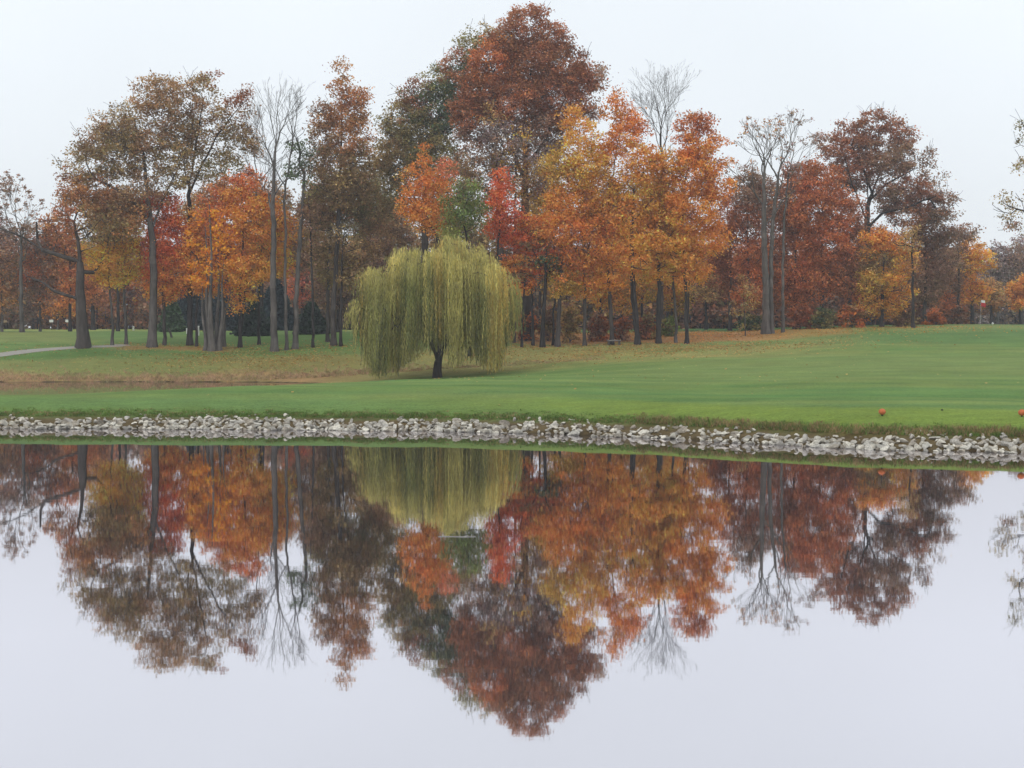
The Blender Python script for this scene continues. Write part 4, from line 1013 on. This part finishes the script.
    link('hanging_foliage', mesh_np('hanging_foliage', V, np.arange(len(V)), 4, Cs, M_LEAF), root)
willow()

# ------------------------------------------------------------------ rocks
M_ROCK = []
for i, (c, c2) in enumerate([((176, 172, 164), (214, 211, 204)), ((160, 156, 150), (198, 194, 188)), ((186, 180, 168), (222, 218, 208)), ((140, 132, 122), (184, 176, 164))]):
    M_ROCK.append(mat_plain('limestone_%s' % 'abcd'[i], lin(c) * 1.1 * np.array([1.03, 1, .94]), namp=.35, nscale=4, bump=.04, vary=lin(c2) * 1.2 * np.array([1.03, 1, .95]), wet=True))
def rock_mesh(seed):
    import bmesh
    r = random.Random(seed)
    bm = bmesh.new(); bmesh.ops.create_icosphere(bm, subdivisions=3, radius=1.0)
    planes = []
    for _ in range(8):
        n = Vector((r.gauss(0, 1), r.gauss(0, 1), r.gauss(0, 1))).normalized(); planes.append((n, r.uniform(.32, .72)))
    sc = Vector((r.uniform(.9, 1.6), r.uniform(.8, 1.2), r.uniform(.65, 1.0)))
    for v in bm.verts:
        p = v.co.copy()
        for n, d in planes:
            k = p.dot(n) - d
            if k > 0: p -= n * k
        p += p.normalized() * .05 * noise.noise(p * 2.5 + Vector((seed, 0, 0)))
        v.co = Vector((p.x * sc.x, p.y * sc.y, p.z * sc.z))
    me = bpy.data.meshes.new('rock'); bm.to_mesh(me); bm.free()
    me.materials.append(M_ROCK[seed % 4])
    return me
RM = [rock_mesh(i) for i in range(16)]
rr = np.random.default_rng(5)
rocks = []
for X0 in np.arange(-44, 44, .125):
    Dx = float(shore(X0))
    px = 512 + F * X0 / Dx
    dens_ = 1.0 if (px < 480 or px > 800) else .72
    if 118 < px < 126: dens_ = .3
    for row in range(8):
        if rr.random() > .80 * dens_ * (1 if row < 6 else .55): continue
        wv1 = .95 + .3 * math.sin(X0 * .9) * math.sin(X0 * .37 + 1) + .14 * math.sin(X0 * 2.9)
        s_ = -.1 + row * .175 * wv1 + rr.normal(0, .07)
        size = rr.choice([.05, .075, .1, .13, .17], p=[.2, .34, .3, .13, .03]) * rr.uniform(.85, 1.2)
        if row > 5: size *= .85
        x = X0 + rr.normal(0, .08); y = Dx + s_
        z = hz(x, y) + size * .3
        z = max(z, size * .1)
        rocks.append((x, y, z, size))
rocks.sort(key=lambda q: -(q[3] / q[1]) if abs(q[0] / q[1]) < .362 else 1)
V_ = []; F_ = []; nb_ = 0
idxm = []
for i, (x, y, z, s_) in enumerate(rocks):
    me = RM[rr.integers(16)]
    rot = (rr.uniform(-.5, .5), rr.uniform(-.5, .5), rr.uniform(0, 6.28))
    if i < 300:
        o = bpy.data.objects.new('rock', me); COL.objects.link(o); o.location = (x, y, z); o.scale = (s_,) * 3; o.rotation_euler = rot
        tag(o, 'pale angular limestone rock piled with others along the water edge', 'rock', 'limestone rocks lining the shore')
    else:
        from mathutils import Euler
        Mx = np.array(Euler(rot).to_matrix()) * s_
        co = np.zeros(len(me.vertices) * 3); me.vertices.foreach_get('co', co)
        co = co.reshape(-1, 3) @ Mx.T + np.array([x, y, z])
        fi = np.zeros(len(me.polygons) * 3, dtype=np.int32); me.polygons.foreach_get('vertices', fi)
        V_.append(co); F_.append(fi + nb_); nb_ += len(co); idxm.append(np.full(len(fi) // 3, me.materials[0].name[-1] and 'abcd'.index(me.materials[0].name.split('_')[1][0]), dtype=np.int32))
print('rocks', len(rocks))
me = mesh_np('rock_rubble', np.vstack(V_), np.concatenate(F_), 3, None, None)
for m_ in M_ROCK: me.materials.append(m_)
me.polygons.foreach_set('material_index', np.concatenate(idxm)); me.update()
o = link('rock_rubble', me); tag(o, 'smaller pale limestone rocks filling the bank along the water', 'rocks', 'limestone rocks lining the shore', 'stuff')

# ------------------------------------------------------------------ grass tufts on the bank, fallen leaves
def blades(name, pts, hgt, cols, nper, label, cat):
    n = len(pts); cl = np.repeat(np.arange(n), nper); m = len(cl)
    p = pts[cl] + rng.normal(0, 1, (m, 3)) * np.array([.07, .07, 0])
    h = hgt[cl] * rng.uniform(.5, 1.2, m)
    lean = rng.normal(0, .35, (m, 2)) * h[:, None]
    th = rng.uniform(0, math.pi, m); wv_ = np.stack([np.cos(th), np.sin(th), 0 * th], 1) * (.008 + .008 * rng.random(m))[:, None]
    top = p + np.concatenate([lean, h[:, None]], 1)
    V = np.stack([p - wv_, p + wv_, top], 1).reshape(-1, 3)
    c = cols[cl] * (1 + .2 * rng.normal(0, 1, (m, 1))); c = np.repeat(np.clip(c, .01, .9), 3, 0)
    o = link(name, mesh_np(name, V, np.arange(3 * m), 3, c, M_GRASS)); tag(o, label, cat, None, 'stuff')
n = 6500
xb = rng.uniform(-34, 32, n); sb = np.abs(rng.normal(0, .26, n)) + 1.28
yb = shore(xb) + sb; pxb = 512 + F * xb / yb
hb = np.where(pxb > 640, .12, .06) * rng.uniform(.6, 1.4, n) * np.clip(1.5 - (sb - 1.15) * .8, .3, 1)
cb = np.where((rng.random(n) < np.where(pxb > 640, .6, .2))[:, None], lin((150, 128, 92)), lin((100, 122, 60)))
blades('bank_grass', np.stack([xb, yb, height(xb, yb)], 1), hb, cb, 12, 'rough dry grass fringing the top of the rocky bank', 'grass')
n = 5200
xb = rng.uniform(-75, 6, n); yb = 90.4 + np.abs(rng.normal(0, 1.5, n)); pxb = 512 + F * xb / yb
hb = .16 * rng.uniform(.5, 1.4, n) * np.clip((560 - pxb) / 200, .3, 1)
cb = np.where((rng.random(n) < .6)[:, None], lin((184, 150, 122)), lin((150, 140, 96)))
blades('inlet_grass', np.stack([xb, yb, height(xb, yb)], 1), hb, cb, 10, 'brown withered grass along the far bank of the inlet', 'grass')

def litter(name, regs, label):
    C0 = []; cc = []
    for (pa, pb, Da, Db, n, cs) in regs:
        cx_, wx_ = (pa + pb) / 2, (pb - pa) / 2; cd_, wd_ = (Da + Db) / 2, (Db - Da) / 2
        px = cx_ + wx_ * np.clip(rng.normal(0, .5, n), -1.6, 1.6); D = cd_ + wd_ * np.clip(rng.normal(0, .55, n), -1.5, 1.5)
        keep = (np.sin(px * .11 + D) * np.sin(D * 1.7 + px * .05) + rng.normal(0, .7, n)) > -.3
        px = px[keep]; D = D[keep]; x = (px - 512) / F * D
        C0.append(np.stack([x, D, height(x, D) + .03], 1))
        cl_ = np.array([lin(C_[c]) for c in cs]); cc.append(cl_[rng.integers(0, len(cs), len(x))])
    if name == 'fallen_leaves':   # drifts gathered round the boles
        for o_ in list(scn.objects):
            if o_.name.split('.')[0] in ('maple_tree', 'oak_tree', 'woodland_tree') and o_.location.y < 118:
                q = 110; rad = np.abs(rng.normal(.2, 1.5, q)); th = rng.uniform(0, 2 * math.pi, q)
                x = o_.location.x + rad * np.cos(th); y = o_.location.y + rad * np.sin(th)
                C0.append(np.stack([x, y, height(x, y) + .035], 1))
                cl_ = np.array([lin(C_[c]) for c in ('tan', 'obrown', 'rust', 'tan')]); cc.append(cl_[rng.integers(0, 4, q)])
    C0 = np.vstack(C0); cc = np.vstack(cc); m = len(C0)
    nrm = np.stack([rng.normal(0, .25, m), rng.normal(0, .25, m), np.ones(m)], 1); nrm /= np.linalg.norm(nrm, axis=1)[:, None]
    t = rng.normal(0, 1, (m, 3)); t -= nrm * (t * nrm).sum(1)[:, None]; t /= np.linalg.norm(t, axis=1)[:, None]; b = np.cross(nrm, t)
    s = (.035 + .045 * rng.random(m))[:, None]
    V = np.stack([C0 - t * s, C0 + b * s * .8, C0 + t * s, C0 - b * s * .8], 1).reshape(-1, 3)
    o = link(name, mesh_np(name, V, np.arange(4 * m), 4, np.repeat(cc, 4, 0) * 1.3, M_LEAF)); tag(o, label, 'leaves', None, 'stuff')
litter('fallen_leaves', [(520, 800, 103, 120, 14000, ['tan', 'tan', 'obrown', 'orange', 'pale']), (430, 860, 90, 103, 11000, ['tan', 'tan', 'pale', 'obrown']),
                         (120, 380, 93, 104, 7000, ['tan', 'tan', 'obrown', 'pale']), (-200, 140, 92, 108, 1600, ['tan', 'obrown']), (760, 1000, 104, 120, 3500, ['tan', 'pale', 'orange']),
                         (-100, 1100, 50, 90, 420, ['tan', 'pale'])], 'fallen orange and tan leaves strewn over the grass under the trees')

# ------------------------------------------------------------------ small things
import bmesh
def bm_obj(name, bm, mat, parent=None, loc=(0, 0, 0), smooth=False):
    me = bpy.data.meshes.new(name); bm.to_mesh(me); bm.free(); me.materials.append(mat)
    if smooth:
        for p in me.polygons: p.use_smooth = True
    return link(name, me, parent, loc)
def box(bm, c, s, bev=.01):
    r_ = bmesh.ops.create_cube(bm, size=1.0)
    vs = r_['verts']
    for v in vs: v.co = Vector((c[0] + v.co.x * s[0], c[1] + v.co.y * s[1], c[2] + v.co.z * s[2]))
    es = list({e for v in vs for e in v.link_edges})
    if bev: bmesh.ops.bevel(bm, geom=es, offset=bev, segments=2, affect='EDGES')
def cyl(bm, a, b, r0, r1, n=10):
    a = Vector(a); b = Vector(b); d = (b - a); L = d.length
    q = bmesh.ops.create_cone(bm, cap_ends=True, segments=n, radius1=r0, radius2=r1, depth=L)
    rot = d.to_track_quat('Z', 'Y').to_matrix()
    for v in q['verts']: v.co = rot @ v.co + (a + b) / 2
def base_at(px, D):
    x = world_at(px, 330, D)[0]; return (x, D, hz(x, D))
M_ORANGE = mat_plain('orange_paint', lin((186, 104, 66)), namp=.15, nscale=6, bump=.004)
M_WHITE = mat_plain('white_paint', (.75, .75, .73), namp=.06, nscale=9, bump=.002)
M_WOOD = mat_plain('weathered_wood', (.10, .085, .075), namp=.3, nscale=9, bump=.01, stretch=(1, 1, .3))
M_STONE = mat_plain('grey_stone', (.24, .22, .21), namp=.2, nscale=7, bump=.01)
M_RED = mat_plain('red_cloth', (.45, .04, .04), namp=.15, nscale=6, bump=.002)
M_DARKP = mat_plain('dark_plastic', (.03, .03, .03), namp=.2, nscale=6, bump=.002)
for px, D, lb in [(883, 41.9, 'orange ball marker on the mown bank above the rocks, fully in view'), (1023, 41.0, 'orange ball marker on the bank, cut by the right edge of the picture')]:
    x, y, z = base_at(px, D)
    t = empty('tee_marker', (x, y, z), lb, 'marker', 'orange ball markers on the bank')
    bm = bmesh.new(); bmesh.ops.create_uvsphere(bm, u_segments=28, v_segments=16, radius=.105)
    for v in bm.verts:
        a = math.atan2(v.co.y, v.co.x); v.co *= 1 + .02 * math.cos(a * 8) * (1 - abs(v.co.z) / .11)
        v.co.z *= .88
    o = bm_obj('ball', bm, M_ORANGE, t, (0, 0, .12), True)
    bm = bmesh.new(); cyl(bm, (0, 0, -.05), (0, 0, .035), .02, .02); bm_obj('spike', bm, M_DARKP, t)
# flag
x, y, z = base_at(980.5, 122)
t = empty('golf_flag', (x, y, z), 'red and white flag on a thin pole far away before the amber maple', 'flag')
bm = bmesh.new(); cyl(bm, (0, 0, 0), (0, 0, 2.1), .008, .006); bm_obj('pole', bm, M_WHITE, t)
def cloth(w0, w1, zc, h):
    bm = bmesh.new(); g = []
    for i in range(7):
        u = i / 6; x_ = w0 + (w1 - w0) * u; g.append([bm.verts.new((x_, .05 * math.sin((x_) * 14), zc - h / 2 - x_ * .2)), bm.verts.new((x_, .05 * math.sin(x_ * 14), zc + h / 2 - x_ * .2))])
    for a_, b_ in zip(g[:-1], g[1:]): bm.faces.new((a_[0], b_[0], b_[1], a_[1]))
    return bm
fl = bm_obj('flag_cloth', cloth(.02, .42, 1.72, .32), M_RED, t)
bm_obj('white_panel', cloth(.05, .34, 2.0, .22), M_WHITE, t)
x, y, z = base_at(992.5, 119)
t = empty('tee_marker', (x, y, z), 'tiny white marker on the crest of the green right of the flag', 'marker')
bm = bmesh.new(); bmesh.ops.create_uvsphere(bm, u_segments=16, v_segments=10, radius=.09); bm_obj('ball', bm, M_WHITE, t, (0, 0, .13), True)
bm = bmesh.new(); cyl(bm, (0, 0, -.05), (0, 0, .06), .02, .02); bm_obj('spike', bm, M_WHITE, t)
# bench by the slim orange maple
x, y, z = base_at(614, 101.0)
t = empty('bench', (x, y, z), 'low stone bench at the foot of the slim orange maple', 'bench')
bm = bmesh.new(); box(bm, (0, 0, .33), (1.0, .4, .07), .015); bm_obj('seat', bm, M_STONE, t)
for sx in (-.38, .38):
    bm = bmesh.new(); box(bm, (sx, 0, .145), (.14, .34, .29), .012); bm_obj('leg', bm, M_WOOD, t)
# white boards far left
for px, lb, w_ in [(51.5, 'small white board standing left in front of the far orange trees', .42), (68.5, 'wider white board standing nearer the thick oak trunk', .6)]:
    x, y, z = base_at(px, 150)
    t = empty('sign', (x, y, z), lb, 'sign', 'small white boards beyond the cart path')
    bm = bmesh.new(); box(bm, (0, -.04, .95), (w_, .03, .28), .006); bm_obj('board', bm, M_WHITE, t)
    bm = bmesh.new(); cyl(bm, (0, 0, -.1), (0, 0, 1.05), .035, .03); bm_obj('post', bm, M_WOOD, t)
for px, D, lb, h_, w_ in [(198.5, 116, 'white post standing between the tall open oak and grey stem clump', .75, .07), (186.8, 121, 'short white post with a round top just left of the tall open oak', .4, .06), (133.5, 140, 'tiny white post left of the leaning grey oak trunk', .35, .09)]:
    x, y, z = base_at(px, D)
    t = empty('marker_post', (x, y, z), lb, 'post', 'white posts behind the trunks')
    bm = bmesh.new(); cyl(bm, (0, 0, -.1), (0, 0, h_), w_, w_, 12); bm_obj('shaft', bm, M_WHITE, t)
    bm = bmesh.new(); cyl(bm, (0, 0, h_), (0, 0, h_ + .06), w_ * 1.25, w_ * .7, 12); bm_obj('cap', bm, M_WHITE, t)
x, y, z = base_at(172, 112)
bm = bmesh.new(); cyl(bm, (0, 0, -.1), (-.12, 0, .35), .1, .08, 9); cyl(bm, (-.12, 0, .33), (-.3, 0, .75), .08, .04, 9)
o = bm_obj('leaning_stump', bm, M_WOOD, None, (x, y, z)); tag(o, 'short dark leaning stump behind the red maple trunk', 'stump')
x, y, z = base_at(943, 42.6)
bm = bmesh.new(); cyl(bm, (0, 0, -.03), (0, 0, .025), .04, .035, 14); cyl(bm, (0, 0, .025), (0, 0, .04), .02, .015, 12)
o = bm_obj('sprinkler_head', bm, M_DARKP, None, (x, y, z)); tag(o, 'small dark sprinkler head in the grass right of the ball marker', 'sprinkler')
# floating twig
tx_, ty_ = world_at(457, 537, 22.6)[0], 22.6
bm = bmesh.new()
pts = [(-.3, 0, .004), (-.18, .02, .006), (-.02, 0, .004), (.12, -.012, .008), (.3, .01, .006)]
for a_, b_ in zip(pts[:-1], pts[1:]): cyl(bm, a_, b_, .0055, .005, 8)
cyl(bm, (.1, -.01, .006), (.17, .09, .006), .006, .003, 6)
M_TWIG = mat_plain('bleached_wood', (.34, .32, .29), namp=.3, nscale=12, bump=.002)
o = bm_obj('floating_twig', bm, M_TWIG, None, (tx_, ty_, 0)); tag(o, 'thin pale twig floating on the pond in the willow reflection', 'twig')

# ------------------------------------------------------------------ damp autumn haze
bm = bmesh.new(); bmesh.ops.create_cube(bm, size=1.0)
for v in bm.verts: v.co = Vector((v.co.x * 700, 195 + v.co.y * 450, 19 + v.co.z * 46))
hm = bpy.data.materials.new('haze'); nt, ns_, L = nodes_of(hm)
ho = N(nt, 'ShaderNodeOutputMaterial'); hv = N(nt, 'ShaderNodeVolumePrincipled') if False else N(nt, 'ShaderNodeVolumeScatter', inp={'Color': (.93, .95, 1, 1), 'Density': HAZE, 'Anisotropy': .2})
L.new(hv.outputs[0], ho.inputs['Volume'])
hz_o = bm_obj('haze', bm, hm); tag(hz_o, kind='structure')

# ------------------------------------------------------------------ light, sky, camera
SUN_EL, SUN_AZ = R(48), R(215)      # azimuth clockwise from +Y
world = bpy.data.worlds.new('World'); scn.world = world; world.use_nodes = True
nt = world.node_tree
for n in list(nt.nodes): nt.nodes.remove(n)
wo = N(nt, 'ShaderNodeOutputWorld'); bg = N(nt, 'ShaderNodeBackground', inp={'Strength': .1})
sky = N(nt, 'ShaderNodeTexSky', sky_type='NISHITA', sun_disc=False)
sky.sun_elevation = SUN_EL; sky.sun_rotation = SUN_AZ; sky.dust_density = 4.0
tc = N(nt, 'ShaderNodeTexCoord'); sp = N(nt, 'ShaderNodeSeparateXYZ'); nt.links.new(tc.outputs['Generated'], sp.inputs[0])
cr = N(nt, 'ShaderNodeValToRGB'); e = cr.color_ramp.elements
e[0].position = 0; e[0].color = (*(lin((231, 237, 243))), 1)
e[1].position = .3; e[1].color = (*(lin((237, 244, 250))), 1)
nt.links.new(sp.outputs['Z'], cr.inputs[0])
no = N(nt, 'ShaderNodeTexNoise', inp={'Scale': 2.2, 'Detail': 4.0}); nt.links.new(tc.outputs['Generated'], no.inputs['Vector'])
mr = N(nt, 'ShaderNodeMapRange', inp={1: .3, 2: .7, 3: 11.3, 4: 12.5}); nt.links.new(no.outputs['Fac'], mr.inputs[0])
sc = N(nt, 'ShaderNodeVectorMath', operation='SCALE'); nt.links.new(cr.outputs[0], sc.inputs[0]); nt.links.new(mr.outputs[0], sc.inputs['Scale'])
mx = N(nt, 'ShaderNodeMix', data_type='RGBA', inp={0: .94}); nt.links.new(sky.outputs[0], mx.inputs[6]); nt.links.new(sc.outputs[0], mx.inputs[7])
nt.links.new(mx.outputs[2], bg.inputs['Color']); nt.links.new(bg.outputs[0], wo.inputs[0])
sun = bpy.data.lights.new('sun', 'SUN'); sun.energy = .8; sun.angle = R(25); sun.color = (1, .97, .92)
so = bpy.data.objects.new('sun', sun); COL.objects.link(so)
dv = Vector((math.sin(SUN_AZ) * math.cos(SUN_EL), math.cos(SUN_AZ) * math.cos(SUN_EL), math.sin(SUN_EL)))
so.rotation_euler = (-dv).to_track_quat('-Z', 'Y').to_euler(); so.location = (-30, -30, 60)

cam = bpy.data.cameras.new('camera'); co_ = bpy.data.objects.new('camera', cam); COL.objects.link(co_)
cam.sensor_width = 36; cam.lens = 36 * F / 1024; cam.clip_end = 10000; cam.clip_start = .1
co_.location = (0, 0, CAMZ); co_.rotation_euler = (math.pi / 2 - PITCH, 0, 0)
scn.camera = co_
scn.view_settings.view_transform = 'Standard'; scn.view_settings.look = 'None'; scn.view_settings.exposure = 0; scn.view_settings.gamma = 1
scn.cycles.max_bounces = 6; scn.cycles.diffuse_bounces = 3; scn.cycles.glossy_bounces = 2; scn.cycles.transmission_bounces = 2
scn.cycles.use_adaptive_sampling = True
print('leaves', BUDGET[0], 'objects', len(scn.objects))
